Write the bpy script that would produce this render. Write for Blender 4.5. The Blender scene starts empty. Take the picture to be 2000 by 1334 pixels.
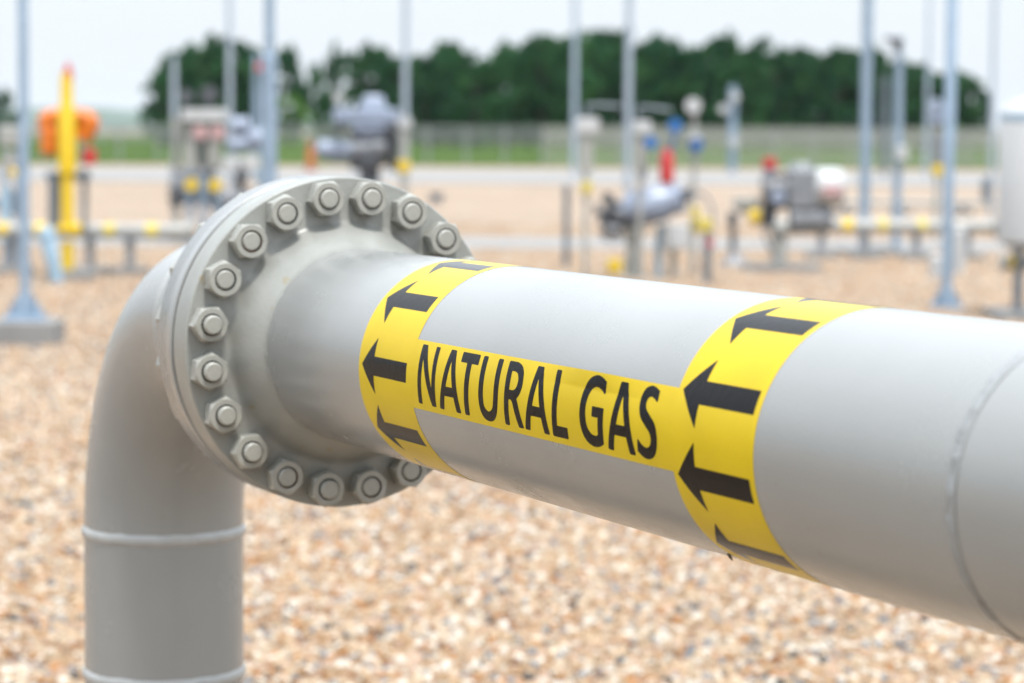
import bpy, bmesh, math, random
import numpy as np
from mathutils import Vector, Matrix, noise
random.seed(7); rng = np.random.default_rng(7)
sc = bpy.context.scene
C = sc.collection
PI = math.pi
rad = math.radians

# ------------------------------------------------------------------ camera
CAM_H = 1.75
FPX, PITCH, ROLL = 5200.0, 0.0784922501, -0.006
cam_d = bpy.data.cameras.new('camera'); cam = bpy.data.objects.new('camera', cam_d); C.objects.link(cam)
cam_d.sensor_width = 36.0; cam_d.lens = FPX / 2000 * 36.0
cam_d.clip_start = 0.05; cam_d.clip_end = 20000
cam_d.dof.use_dof = True; cam_d.dof.focus_distance = 3.6; cam_d.dof.aperture_fstop = 4.3
cp, sp = math.cos(PITCH), math.sin(PITCH); cr, sr = math.cos(ROLL), math.sin(ROLL)
Rv = Vector((1, 0, 0)); Uv = Vector((0, sp, cp)); Fv = Vector((0, cp, -sp))
R2 = cr * Rv - sr * Uv; U2 = sr * Rv + cr * Uv
cam.matrix_world = Matrix(((R2.x, U2.x, -Fv.x, 0), (R2.y, U2.y, -Fv.y, 0), (R2.z, U2.z, -Fv.z, CAM_H), (0, 0, 0, 1)))
sc.camera = cam

# ------------------------------------------------------------------ sky, sun, exposure
SUN_EL, SUN_AZ = rad(66), rad(158)          # azimuth measured clockwise from +Y (the way the camera looks)
world = bpy.data.worlds.new('World'); sc.world = world; world.use_nodes = True
wt = world.node_tree; wt.nodes.clear()
def wn(t, **k):
    n = wt.nodes.new(t)
    for a, b in k.items(): setattr(n, a, b)
    return n
w_out = wn('ShaderNodeOutputWorld'); w_bg = wn('ShaderNodeBackground'); w_bg.inputs['Strength'].default_value = 0.1
w_sky = wn('ShaderNodeTexSky', sky_type='NISHITA', sun_disc=False, sun_elevation=SUN_EL, sun_rotation=SUN_AZ)
w_sky.air_density = 1.0; w_sky.dust_density = 2.0
w_geo = wn('ShaderNodeTexCoord'); w_sep = wn('ShaderNodeSeparateXYZ')
w_ramp = wn('ShaderNodeValToRGB')            # overcast veil: brighter towards the zenith
w_ramp.color_ramp.elements[0].position = 0.0; w_ramp.color_ramp.elements[0].color = (0.268, 0.288, 0.310, 1)
w_ramp.color_ramp.elements[1].position = 0.85; w_ramp.color_ramp.elements[1].color = (0.87, 0.955, 1.06, 1)
for p_, c_ in ((0.06, (0.280, 0.298, 0.318, 1)), (0.20, (0.46, 0.495, 0.53, 1)), (0.50, (0.63, 0.685, 0.74, 1))):
    w_e = w_ramp.color_ramp.elements.new(p_); w_e.color = c_
w_sc = wn('ShaderNodeVectorMath', operation='SCALE'); w_sc.inputs['Scale'].default_value = 16.5
w_noise = wn('ShaderNodeTexNoise'); w_noise.inputs['Scale'].default_value = 3.2; w_noise.inputs['Detail'].default_value = 5
w_map = wn('ShaderNodeMapping'); w_map.inputs['Scale'].default_value = (1, 1, 3.2)
w_nr = wn('ShaderNodeMapRange'); w_nr.inputs['From Min'].default_value = 0.3; w_nr.inputs['From Max'].default_value = 0.62
w_nr.inputs['To Min'].default_value = 0.86; w_nr.inputs['To Max'].default_value = 0.96
w_mix = wn('ShaderNodeMix', data_type='RGBA')
L = wt.links.new
L(w_geo.outputs['Generated'], w_sep.inputs[0]); L(w_sep.outputs['Z'], w_ramp.inputs['Fac'])
L(w_geo.outputs['Generated'], w_map.inputs['Vector']); L(w_map.outputs[0], w_noise.inputs['Vector'])
L(w_noise.outputs['Fac'], w_nr.inputs['Value']); L(w_nr.outputs[0], w_mix.inputs['Factor'])
L(w_ramp.outputs['Color'], w_sc.inputs[0]); L(w_sky.outputs[0], w_mix.inputs['A']); L(w_sc.outputs[0], w_mix.inputs['B'])
L(w_mix.outputs['Result'], w_bg.inputs['Color']); L(w_bg.outputs[0], w_out.inputs['Surface'])

sun_d = bpy.data.lights.new('sun', 'SUN'); sun_d.energy = 2.6; sun_d.angle = rad(11); sun_d.color = (1.0, 0.965, 0.92)
sun = bpy.data.objects.new('sun', sun_d); C.objects.link(sun)
sd = Vector((math.cos(SUN_EL) * math.sin(SUN_AZ), math.cos(SUN_EL) * math.cos(SUN_AZ), math.sin(SUN_EL)))
sun.rotation_euler = sd.to_track_quat('Z', 'Y').to_euler(); sun.location = (0, 0, 30)
sc.view_settings.view_transform = 'Standard'; sc.view_settings.look = 'None'
sc.view_settings.exposure = 1.0; sc.view_settings.gamma = 1.0; sc.view_settings.use_curve_mapping = False
sc.cycles.use_denoising = True
sc.cycles.max_bounces = 8

# ------------------------------------------------------------------ pixel <-> place helpers (2000 x 1334 photograph)
def ray(px, py):
    return ((px - 1000) / FPX) * R2 + ((667 - py) / FPX) * U2 + Fv
def ground(px, py):
    d = ray(px, py); k = CAM_H / -d.z
    return Vector((d.x * k, d.y * k, 0))
def at(px, py, Y):
    d = ray(px, py); k = Y / d.y
    return Vector((d.x * k, Y, CAM_H + d.z * k))

# ------------------------------------------------------------------ materials
def mat(name, col, rough=0.5, metal=0.0, vary=0.12, vscale=6.0, bump=0.0, bscale=200.0, spec=0.5, coat=0.0, tint=None, spots=None, rvar=None, ripple=0.0):
    col = [c * 0.82 for c in col]; tint = [c * 0.82 for c in tint] if tint else None
    m = bpy.data.materials.new(name); m.use_nodes = True; nt = m.node_tree; b = nt.nodes['Principled BSDF']
    b.inputs['Roughness'].default_value = rough; b.inputs['Metallic'].default_value = metal
    b.inputs['Specular IOR Level'].default_value = spec; b.inputs['Coat Weight'].default_value = coat
    tc = nt.nodes.new('ShaderNodeTexCoord')
    nz = nt.nodes.new('ShaderNodeTexNoise'); nz.inputs['Scale'].default_value = vscale; nz.inputs['Detail'].default_value = 6
    nt.links.new(tc.outputs['Object'], nz.inputs['Vector'])
    mx = nt.nodes.new('ShaderNodeMix'); mx.data_type = 'RGBA'
    lo = [c * (1 - vary) for c in col]; hi = [min(1, c * (1 + vary)) for c in col]
    if tint: hi = tint
    mx.inputs['A'].default_value = (*lo, 1); mx.inputs['B'].default_value = (*hi, 1)
    mr = nt.nodes.new('ShaderNodeMapRange'); mr.inputs['From Min'].default_value = 0.32; mr.inputs['From Max'].default_value = 0.68
    nt.links.new(nz.outputs['Fac'], mr.inputs['Value']); nt.links.new(mr.outputs[0], mx.inputs['Factor'])
    out = mx.outputs['Result']
    if spots:                                    # sparse specks of dirt with a shape of their own
        sn = nt.nodes.new('ShaderNodeTexNoise'); sn.inputs['Scale'].default_value = spots[0]; sn.inputs['Detail'].default_value = 3
        nt.links.new(tc.outputs['Object'], sn.inputs['Vector'])
        sr_ = nt.nodes.new('ShaderNodeMapRange'); sr_.inputs['From Min'].default_value = spots[1]; sr_.inputs['From Max'].default_value = spots[1] + 0.03
        sr_.inputs['To Max'].default_value = spots[3]
        nt.links.new(sn.outputs['Fac'], sr_.inputs['Value'])
        m2 = nt.nodes.new('ShaderNodeMix'); m2.data_type = 'RGBA'; m2.inputs['B'].default_value = (*spots[2], 1)
        nt.links.new(sr_.outputs[0], m2.inputs['Factor']); nt.links.new(out, m2.inputs['A']); out = m2.outputs['Result']
    nt.links.new(out, b.inputs['Base Color'])
    if rvar:
        rn = nt.nodes.new('ShaderNodeTexNoise'); rn.inputs['Scale'].default_value = rvar[0]; rn.inputs['Detail'].default_value = 7; rn.inputs['Roughness'].default_value = 0.65
        rm = nt.nodes.new('ShaderNodeMapRange'); rm.inputs['From Min'].default_value = 0.35; rm.inputs['From Max'].default_value = 0.65; rm.inputs['To Min'].default_value = rvar[1]; rm.inputs['To Max'].default_value = rvar[2]
        nt.links.new(tc.outputs['Object'], rn.inputs['Vector']); nt.links.new(rn.outputs['Fac'], rm.inputs['Value']); nt.links.new(rm.outputs[0], b.inputs['Roughness'])
    if bump:
        bn = nt.nodes.new('ShaderNodeTexNoise'); bn.inputs['Scale'].default_value = bscale; bn.inputs['Detail'].default_value = 2
        bp = nt.nodes.new('ShaderNodeBump'); bp.inputs['Strength'].default_value = bump; bp.inputs['Distance'].default_value = 0.002
        nt.links.new(tc.outputs['Object'], bn.inputs['Vector']); nt.links.new(bn.outputs['Fac'], bp.inputs['Height'])
        if ripple:
            b2 = nt.nodes.new('ShaderNodeTexNoise'); b2.inputs['Scale'].default_value = 16; b2.inputs['Detail'].default_value = 3
            p2 = nt.nodes.new('ShaderNodeBump'); p2.inputs['Strength'].default_value = ripple; p2.inputs['Distance'].default_value = 0.01
            nt.links.new(tc.outputs['Object'], b2.inputs['Vector']); nt.links.new(b2.outputs['Fac'], p2.inputs['Height']); nt.links.new(p2.outputs[0], bp.inputs['Normal'])
        nt.links.new(bp.outputs[0], b.inputs['Normal'])
    return m
M = {}
M['paint'] = mat('pipe_paint', (0.240, 0.246, 0.238), 0.25, vary=0.05, vscale=3, bump=0.12, bscale=260, spec=0.62, spots=(75, 0.735, (0.12, 0.105, 0.085), 0.4), rvar=(7, 0.17, 0.28), ripple=0.04)
M['flange_paint'] = mat('flange_paint', (0.243, 0.247, 0.226), 0.40, vary=0.08, vscale=14, bump=0.25, bscale=140, spec=0.45, spots=(34, 0.685, (0.20, 0.16, 0.08), 0.5), rvar=(10, 0.30, 0.46))
M['nut_paint'] = mat('nut_paint', (0.275, 0.274, 0.243), 0.40, vary=0.10, vscale=40, bump=0.2, bscale=250, spots=(45, 0.70, (0.28, 0.15, 0.06), 0.7))
M['rust'] = mat('rust', (0.19, 0.085, 0.022), 0.8, vary=0.5, vscale=45, bump=0.3, bscale=300, tint=(0.035, 0.04, 0.034))
nt = M['rust'].node_tree; bs = nt.nodes['Principled BSDF']; src = bs.inputs['Base Color'].links[0].from_socket
oi = nt.nodes.new('ShaderNodeObjectInfo'); mr = nt.nodes.new('ShaderNodeMapRange'); mr.inputs['From Min'].default_value = 0.35; mr.inputs['From Max'].default_value = 0.75
m2 = nt.nodes.new('ShaderNodeMix'); m2.data_type = 'RGBA'; m2.inputs['A'].default_value = (0.055, 0.062, 0.055, 1)
nt.links.new(oi.outputs['Random'], mr.inputs['Value']); nt.links.new(mr.outputs[0], m2.inputs['Factor']); nt.links.new(src, m2.inputs['B']); nt.links.new(m2.outputs['Result'], bs.inputs['Base Color'])
M['gasket'] = mat('gasket', (0.05, 0.032, 0.008), 0.95, vary=0.4, vscale=12, tint=(0.03, 0.03, 0.022))
M['weld'] = mat('weld_bead', (0.34, 0.345, 0.335), 0.4, vary=0.1, vscale=30, bump=0.5, bscale=150)
M['weld_worn'] = mat('weld_bead_worn', (0.225, 0.235, 0.235), 0.35, vary=0.12, vscale=30, bump=0.6, bscale=120, spots=(40, 0.66, (0.08, 0.07, 0.06), 0.8))
M['yellow'] = mat('yellow_vinyl', (0.56, 0.40, 0.0015), 0.30, vary=0.06, vscale=9, bump=0.08, bscale=180, spec=0.14)
M['black'] = mat('black_vinyl', (0.0045, 0.004, 0.0045), 0.16, vary=0.1, vscale=20, bump=0.22, bscale=110, spec=0.08)
M['galv'] = mat('galvanised_steel', (0.25, 0.33, 0.42), 0.45, 0.25, vary=0.12, vscale=9)
M['galv_dark'] = mat('weathered_steel', (0.14, 0.165, 0.19), 0.5, 0.3, vary=0.15, vscale=9)
M['concrete'] = mat('concrete', (0.21, 0.207, 0.20), 0.85, vary=0.12, vscale=4, bump=0.3, bscale=60)
M['grey_paint'] = mat('light_grey_paint', (0.31, 0.31, 0.29), 0.45, vary=0.08)
M['mid_grey'] = mat('mid_grey_paint', (0.18, 0.19, 0.205), 0.4, vary=0.12)
M['blue_grey'] = mat('blue_grey_paint', (0.24, 0.28, 0.36), 0.35, vary=0.12)
M['dark_grey'] = mat('dark_grey_cast_iron', (0.06, 0.065, 0.075), 0.45, vary=0.2)
M['white'] = mat('white_enamel', (0.43, 0.435, 0.435), 0.4, vary=0.04)
M['yellow_paint'] = mat('yellow_paint', (0.62, 0.42, 0.005), 0.45, vary=0.05)
M['pale_yellow'] = mat('faded_yellow_tape', (0.52, 0.42, 0.08), 0.5, vary=0.08)
M['orange'] = mat('orange_paint', (0.56, 0.135, 0.001), 0.45, vary=0.06)
M['dull_orange'] = mat('dull_orange_plastic', (0.33, 0.10, 0.035), 0.6, vary=0.1)
M['red'] = mat('red_paint', (0.42, 0.02, 0.018), 0.4, vary=0.08)
M['blue'] = mat('blue_paint', (0.012, 0.11, 0.34), 0.4, vary=0.08)
M['pale_blue'] = mat('pale_blue_plastic', (0.28, 0.40, 0.50), 0.45, vary=0.06)
M['pale_mast'] = mat('pale_mast_paint', (0.30, 0.355, 0.42), 0.5, vary=0.05)
M['pale_red'] = mat('faded_red_label', (0.45, 0.27, 0.27), 0.5, vary=0.06)
M['seam'] = mat('dark_seam_ring', (0.10, 0.105, 0.105), 0.7, vary=0.3, vscale=25, tint=(0.19, 0.195, 0.19))
M['bark'] = mat('bark', (0.10, 0.075, 0.055), 0.9, vary=0.3, vscale=2)

def leaf_mat(name, a, b):
    m = bpy.data.materials.new(name); m.use_nodes = True; nt = m.node_tree; bs = nt.nodes['Principled BSDF']
    bs.inputs['Roughness'].default_value = 0.6; bs.inputs['Specular IOR Level'].default_value = 0.1
    g = nt.nodes.new('ShaderNodeNewGeometry'); oi = nt.nodes.new('ShaderNodeObjectInfo')
    ad = nt.nodes.new('ShaderNodeMath'); ad.operation = 'MULTIPLY_ADD'; ad.inputs[1].default_value = 0.6
    ml = nt.nodes.new('ShaderNodeMath'); ml.operation = 'MULTIPLY'; ml.inputs[1].default_value = 0.4
    nt.links.new(oi.outputs['Random'], ml.inputs[0]); nt.links.new(g.outputs['Random Per Island'], ad.inputs[0]); nt.links.new(ml.outputs[0], ad.inputs[2])
    mx = nt.nodes.new('ShaderNodeMix'); mx.data_type = 'RGBA'; mx.inputs['A'].default_value = (*a, 1); mx.inputs['B'].default_value = (*b, 1)
    nt.links.new(ad.outputs[0], mx.inputs['Factor'])
    tc = nt.nodes.new('ShaderNodeTexCoord'); nz = nt.nodes.new('ShaderNodeTexNoise'); nz.inputs['Scale'].default_value = 3.6; nz.inputs['Detail'].default_value = 3
    av = nt.nodes.new('ShaderNodeVectorMath'); av.operation = 'ADD'; nt.links.new(tc.outputs['Object'], av.inputs[0]); nt.links.new(oi.outputs['Random'], av.inputs[1]); nt.links.new(av.outputs[0], nz.inputs['Vector'])
    mr = nt.nodes.new('ShaderNodeMapRange'); mr.inputs['From Min'].default_value = 0.46; mr.inputs['From Max'].default_value = 0.70; mr.inputs['To Max'].default_value = 0.95; nt.links.new(nz.outputs['Fac'], mr.inputs['Value'])
    m2 = nt.nodes.new('ShaderNodeMix'); m2.data_type = 'RGBA'; m2.inputs['B'].default_value = (b[0] * 1.7 + 0.004, b[1] * 1.35, b[2] * 1.1, 1)
    nt.links.new(mr.outputs[0], m2.inputs['Factor']); nt.links.new(mx.outputs['Result'], m2.inputs['A']); nt.links.new(m2.outputs['Result'], bs.inputs['Base Color'])
    return m
M['leaf'] = leaf_mat('foliage', (0.002, 0.027, 0.013), (0.018, 0.074, 0.022))
M['leaf_bright'] = leaf_mat('bright_foliage', (0.03, 0.11, 0.012), (0.07, 0.16, 0.02))

GRAVEL = [(0.0, (0.289, 0.211, 0.134)), (0.15, (0.219, 0.134, 0.069)), (0.27, (0.407, 0.366, 0.307)), (0.40, (0.257, 0.175, 0.106)), (0.52, (0.230, 0.108, 0.038)), (0.60, (0.294, 0.201, 0.139)),
          (0.70, (0.161, 0.151, 0.144)), (0.76, (0.316, 0.227, 0.139)), (0.85, (0.369, 0.299, 0.216)), (0.915, (0.139, 0.064, 0.029)), (0.945, (0.107, 0.118, 0.130)), (0.975, (0.037, 0.032, 0.030))]
def gravel_ramp(nt):
    r = nt.nodes.new('ShaderNodeValToRGB'); r.color_ramp.interpolation = 'CONSTANT'; e = r.color_ramp.elements
    while len(e) > 1: e.remove(e[-1])
    e[0].position = 0; e[0].color = (*GRAVEL[0][1], 1)
    for p_, c_ in GRAVEL[1:]:
        q = e.new(p_); q.color = (*c_, 1)
    return r
def ground_mat():
    m = bpy.data.materials.new('gravel_ground'); m.use_nodes = True; nt = m.node_tree; b = nt.nodes['Principled BSDF']
    b.inputs['Roughness'].default_value = 0.75; b.inputs['Specular IOR Level'].default_value = 0.3
    tc = nt.nodes.new('ShaderNodeTexCoord')
    v = nt.nodes.new('ShaderNodeTexVoronoi'); v.inputs['Scale'].default_value = 19; nt.links.new(tc.outputs['Object'], v.inputs['Vector'])
    sp_ = nt.nodes.new('ShaderNodeSeparateColor'); nt.links.new(v.outputs['Color'], sp_.inputs[0])
    r = gravel_ramp(nt); nt.links.new(sp_.outputs[0], r.inputs['Fac'])
    n = nt.nodes.new('ShaderNodeTexNoise'); n.inputs['Scale'].default_value = 0.35; n.inputs['Detail'].default_value = 8; n.inputs['Roughness'].default_value = 0.7
    nt.links.new(tc.outputs['Object'], n.inputs['Vector'])
    hs = nt.nodes.new('ShaderNodeHueSaturation'); nt.links.new(r.outputs[0], hs.inputs['Color'])
    mr = nt.nodes.new('ShaderNodeMapRange'); mr.inputs['From Min'].default_value = 0.3; mr.inputs['From Max'].default_value = 0.7
    mr.inputs['To Min'].default_value = 0.68; mr.inputs['To Max'].default_value = 0.92
    nt.links.new(n.outputs['Fac'], mr.inputs['Value']); nt.links.new(mr.outputs[0], hs.inputs['Value'])
    nt.links.new(hs.outputs[0], b.inputs['Base Color'])
    bp = nt.nodes.new('ShaderNodeBump'); bp.inputs['Strength'].default_value = 0.6; bp.inputs['Distance'].default_value = 0.015; bp.invert = True
    nt.links.new(v.outputs['Distance'], bp.inputs['Height']); nt.links.new(bp.outputs[0], b.inputs['Normal'])
    return m
def stone_mat():
    m = bpy.data.materials.new('gravel_stone'); m.use_nodes = True; nt = m.node_tree; b = nt.nodes['Principled BSDF']
    b.inputs['Roughness'].default_value = 0.7; b.inputs['Specular IOR Level'].default_value = 0.35
    oi = nt.nodes.new('ShaderNodeObjectInfo'); r = gravel_ramp(nt); nt.links.new(oi.outputs['Random'], r.inputs['Fac'])
    tc = nt.nodes.new('ShaderNodeTexCoord'); n = nt.nodes.new('ShaderNodeTexNoise'); n.inputs['Scale'].default_value = 3
    nt.links.new(tc.outputs['Object'], n.inputs['Vector'])
    hs = nt.nodes.new('ShaderNodeHueSaturation'); nt.links.new(r.outputs[0], hs.inputs['Color'])
    mr = nt.nodes.new('ShaderNodeMapRange'); mr.inputs['To Min'].default_value = 0.85; mr.inputs['To Max'].default_value = 1.2
    nt.links.new(n.outputs['Fac'], mr.inputs['Value']); nt.links.new(mr.outputs[0], hs.inputs['Value'])
    nt.links.new(hs.outputs[0], b.inputs['Base Color'])
    return m
M['ground'] = ground_mat(); M['stone'] = stone_mat()
M['grass'] = mat('grass_blades', (0.042, 0.088, 0.016), 0.9, vary=0.35, vscale=0.35, spec=0.0, tint=(0.078, 0.122, 0.03))
M['hill'] = mat('hill_woodland', (0.04, 0.075, 0.04), 0.9, vary=0.3, vscale=0.01)

# ------------------------------------------------------------------ mesh builder
class MB:
    def __init__(s): s.v = []; s.f = []; s.m = []; s.mi = 0
    def add(s, vs, fs):
        o = len(s.v); s.v += [Vector(q) for q in vs]; s.f += [[i + o for i in q] for q in fs]; s.m += [s.mi] * len(fs); return s
    def rings(s, rings, cap0=True, cap1=True, closed=False):
        n = len(rings[0]); vs = [q for r in rings for q in r]; fs = []
        k = len(rings)
        for i in range(k if closed else k - 1):
            a, b = i * n, ((i + 1) % k) * n
            for j in range(n): fs.append([a + j, a + (j + 1) % n, b + (j + 1) % n, b + j])
        if not closed:
            if cap0: fs.append(list(range(n))[::-1])
            if cap1: fs.append([(k - 1) * n + j for j in range(n)])
        return s.add(vs, fs)
    def lathe(s, p, axis, prof, n=32, cap=True, ref=None):
        """prof: list of (distance along the axis, radius)"""
        a = Vector(axis).normalized(); e1 = Vector(ref) if ref else a.orthogonal().normalized(); e2 = a.cross(e1)
        p = Vector(p)
        return s.rings([[p + a * d + r * (math.cos(2 * PI * j / n) * e1 + math.sin(2 * PI * j / n) * e2) for j in range(n)] for d, r in prof], cap, cap)
    def cyl(s, a, b, r, r2=None, n=20, bev=0.0):
        a = Vector(a); b = Vector(b); l = (b - a).length; r2 = r if r2 is None else r2
        bev = min(bev, l / 3, r / 2, r2 / 2) if bev else 0
        pr = [(0, r), (l, r2)] if not bev else [(0, r - bev), (bev, r), (l - bev, r2), (l, r2 - bev)]
        return s.lathe(a, b - a, pr, n)
    def box(s, c, size, rz=0.0, bev=0.0):
        c = Vector(c); x, y, z = [q / 2 for q in size]
        b = bev or min(x, y, z) * 0.06
        def ring(zz, ins):
            pts = [(-x + ins + b, -y + ins), (x - ins - b, -y + ins), (x - ins, -y + ins + b), (x - ins, y - ins - b), (x - ins - b, y - ins), (-x + ins + b, y - ins), (-x + ins, y - ins - b), (-x + ins, -y + ins + b)]
            co, si = math.cos(rz), math.sin(rz)
            return [c + Vector((p[0] * co - p[1] * si, p[0] * si + p[1] * co, zz)) for p in pts]
        return s.rings([ring(-z, b), ring(-z + b, 0), ring(z - b, 0), ring(z, b)])
    def tube(s, pts, r, n=12):
        pts = [Vector(q) for q in pts]; rg = []; prev = None
        for i, q in enumerate(pts):
            d = (pts[min(i + 1, len(pts) - 1)] - pts[max(i - 1, 0)]).normalized()
            e1 = d.orthogonal().normalized() if prev is None else (prev - d * prev.dot(d)).normalized(); prev = e1; e2 = d.cross(e1)
            rr = r[i] if isinstance(r, (list, tuple)) else r
            rg.append([q + rr * (math.cos(2 * PI * j / n) * e1 + math.sin(2 * PI * j / n) * e2) for j in range(n)])
        return s.rings(rg)
    def ball(s, c, r, sz=1.0, n=18):
        c = Vector(c); k = n // 2
        prof = [(-r * sz * math.cos(PI * i / k), max(r * math.sin(PI * i / k), r * 0.02)) for i in range(k + 1)]
        return s.lathe(c, (0, 0, 1), prof, n)
    def prism(s, poly, y0, y1):
        """poly: list of (x, z) points, extruded along y from y0 to y1"""
        n = len(poly)
        return s.rings([[Vector((x, y0, z)) for x, z in poly], [Vector((x, y1, z)) for x, z in poly]])
    def build(s, name, m, parent=None, sharp=38, smooth=True):
        me = bpy.data.meshes.new(name); o = bpy.data.objects.new(name, me); C.objects.link(o)
        off = Vector((0, 0, 0)); q = parent
        while q is not None: off += q.location; q = q.parent
        me.from_pydata([tuple(v - off) for v in s.v], [], s.f)
        bm = bmesh.new(); bm.from_mesh(me); bmesh.ops.recalc_face_normals(bm, faces=bm.faces); bm.to_mesh(me); bm.free()
        for k in (m if isinstance(m, (list, tuple)) else [m]): me.materials.append(k)
        if isinstance(m, (list, tuple)): me.polygons.foreach_set('material_index', s.m)
        if smooth:
            me.polygons.foreach_set('use_smooth', [True] * len(me.polygons)); me.set_sharp_from_angle(angle=rad(sharp))
        if parent: o.parent = parent
        return o
def tag(o, label=None, cat=None, group=None, kind=None):
    if label: o['label'] = label
    if cat: o['category'] = cat
    if group: o['group'] = group
    if kind: o['kind'] = kind
    return o
def empty(name, loc, label, cat, group=None):
    o = bpy.data.objects.new(name, None); C.objects.link(o); o.location = loc; o.empty_display_size = 0.2
    return tag(o, label, cat, group)
def copy_tree(o, parent=None):
    c = o.copy(); C.objects.link(c); c.parent = parent
    for ch in list(o.children): copy_tree(ch, c)
    return c

# ------------------------------------------------------------------ ground, paths, grass, hill
def sheet(name, pts, z, m, kind='structure'):
    b = MB(); b.add([(x, y, z) for x, y in pts], [list(range(len(pts)))])
    return tag(b.build(name, m, smooth=False), kind=kind)
sheet('ground', [(-2700, -60), (2700, -60), (2700, 7000), (-2700, 7000)], 0.0, M['ground'])
sheet('grass_field', [(-700, 137), (700, 136), (900, 900), (-900, 900)], 0.012, M['grass'])
def path_slab(name, pts, h):
    b = MB(); n = len(pts)
    b.rings([[Vector((x, y, 0.0)) for x, y in pts], [Vector((x, y, h)) for x, y in pts]], cap0=False)
    return tag(b.build(name, M['concrete'], smooth=False), kind='structure')
path_slab('path', [(-40, 40.2), (40, 39.2), (40, 43.2), (-40, 44.4)], 0.03)
path_slab('service_road', [(-90, 92), (90, 90), (90, 118), (-90, 120)], 0.03)
hb = MB(); prof = []
xs = np.linspace(-2600, 900, 71)
for i, x in enumerate(xs):
    h = 45 * math.exp(-((x + 1050) / 420) ** 2) + 30 * math.exp(-((x + 300) / 600) ** 2) + 26 * math.exp(-((x + 1900) / 400) ** 2) + 2.5 * math.sin(x / 60) + 1.5 * math.sin(x / 23)
    prof.append(h)
rows = [[Vector((x, 5600 + dy, max(-1, h * k))) for x, h in zip(xs, prof)] for dy, k in ((0, 0.0), (180, 0.6), (420, 0.95), (650, 1.0), (900, 0.8), (1300, 0.0))]
nn = len(xs); fs = []
for i in range(len(rows) - 1):
    for j in range(nn - 1): fs.append([i * nn + j, i * nn + j + 1, (i + 1) * nn + j + 1, (i + 1) * nn + j])
hb.add([q for r in rows for q in r], fs); tag(hb.build('hills', M['hill'], sharp=180), kind='structure')

# ------------------------------------------------------------------ the gas pipe in the foreground
P = Vector((-0.28416821, 4.48431372, CAM_H - 0.35652691))      # centre of the near flange's front face
PHI = 0.437302329
u = Vector((math.sin(PHI), -math.cos(PHI), 0)); t = Vector((math.cos(PHI), math.sin(PHI), 0)); up = Vector((0, 0, 1))
RP, RF, RBC = 0.16195, 0.2795, 0.2468
def pc(s, r, a):
    s, r, a = float(s), float(r), float(a)
    return P + u * s + r * (-math.cos(a) * t + math.sin(a) * up)
def plathe(b, prof, n=180, cap=False):
    b.rings([[pc(s, r, 2 * PI * j / n) for j in range(n)] for s, r in prof], cap, cap); return b
LR, RB = 1.003, 0.457
V0 = P - u * LR
root = empty('gas_pipe', (V0.x, V0.y, 0), 'large light grey bolted gas pipe with yellow flow bands in the foreground', 'gas pipe')
# near flange with its weld neck
pr = [(-0.0665, 0.20), (-0.0665, RF - 0.0025), (-0.064, RF), (-0.0022, RF), (0.0, RF - 0.0022), (0.0, 0.209), (0.0015, 0.2055), (0.005, 0.2015), (0.010, 0.1982), (0.017, 0.1945), (0.027, 0.1890),
      (0.038, 0.1820), (0.048, 0.1745), (0.056, 0.1685), (0.061, 0.1645), (0.066, RP)]
fl = plathe(MB(), pr, 240).build('flange', M['flange_paint'], root, 40)
fl2 = plathe(MB(), [(-0.0800, 0.20), (-0.0800, RF - 0.003), (-0.0825, RF), (-0.1495, RF), (-0.152, RF - 0.0025), (-0.152, 0.205), (-0.168, 0.196), (-0.20, 0.176), (-0.228, 0.163), (-0.235, RP)], 240).build('flange', M['paint'], root, 50)
plathe(MB(), [(-0.0667, RF - 0.003), (-0.0672, RF - 0.012), (-0.0672, RF - 0.03), (-0.0793, RF - 0.03), (-0.0793, RF - 0.012), (-0.0798, RF - 0.0035)], 160).build('gasket', M['gasket'], root)  # gasket, plus a dark lining on the gap's walls that paints in its shade
# horizontal run, rear spool with elbow and riser
S_END = 3.0
run = plathe(MB(), [(0.066 + i * (S_END - 0.066) / 60, RP) for i in range(61)], 360).build('pipe', M['paint'], root, 180)
def elbow(b, cen, out, n=64, m=120):
    rg = []
    for i in range(n + 1):
        a = PI / 2 * i / n; d = out * math.cos(a) + up * math.sin(a); cc = cen + d * RB
        rg.append([cc + RP * (math.cos(2 * PI * j / m) * d + math.sin(2 * PI * j / m) * t) for j in range(m)])
    b.rings(rg, False, False); return b
plathe(MB(), [(-0.235, RP), (-(LR - RB), RP)], 120).build('pipe', M['paint'], root, 180)
elbow(MB(), V0 + u * RB - up * RB, -u).build('elbow', M['paint'], root, 180)
def vlathe(b, c, prof, n=120): b.rings([[Vector((c.x + r * math.cos(2 * PI * j / n), c.y + r * math.sin(2 * PI * j / n), z)) for j in range(n)] for z, r in prof], False, False); return b
vlathe(MB(), V0, [(P.z - RB, RP), (0.9, RP), (0.3, RP), (-0.05, RP)]).build('riser', M['paint'], root, 180)
V1 = P + u * (S_END + RB)
elbow(MB(), P + u * S_END - up * RB, u).build('elbow', M['paint'], root, 180)
vlathe(MB(), V1, [(P.z - RB, RP), (0.4, RP), (-0.05, RP)]).build('riser', M['paint'], root, 180)
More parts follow.
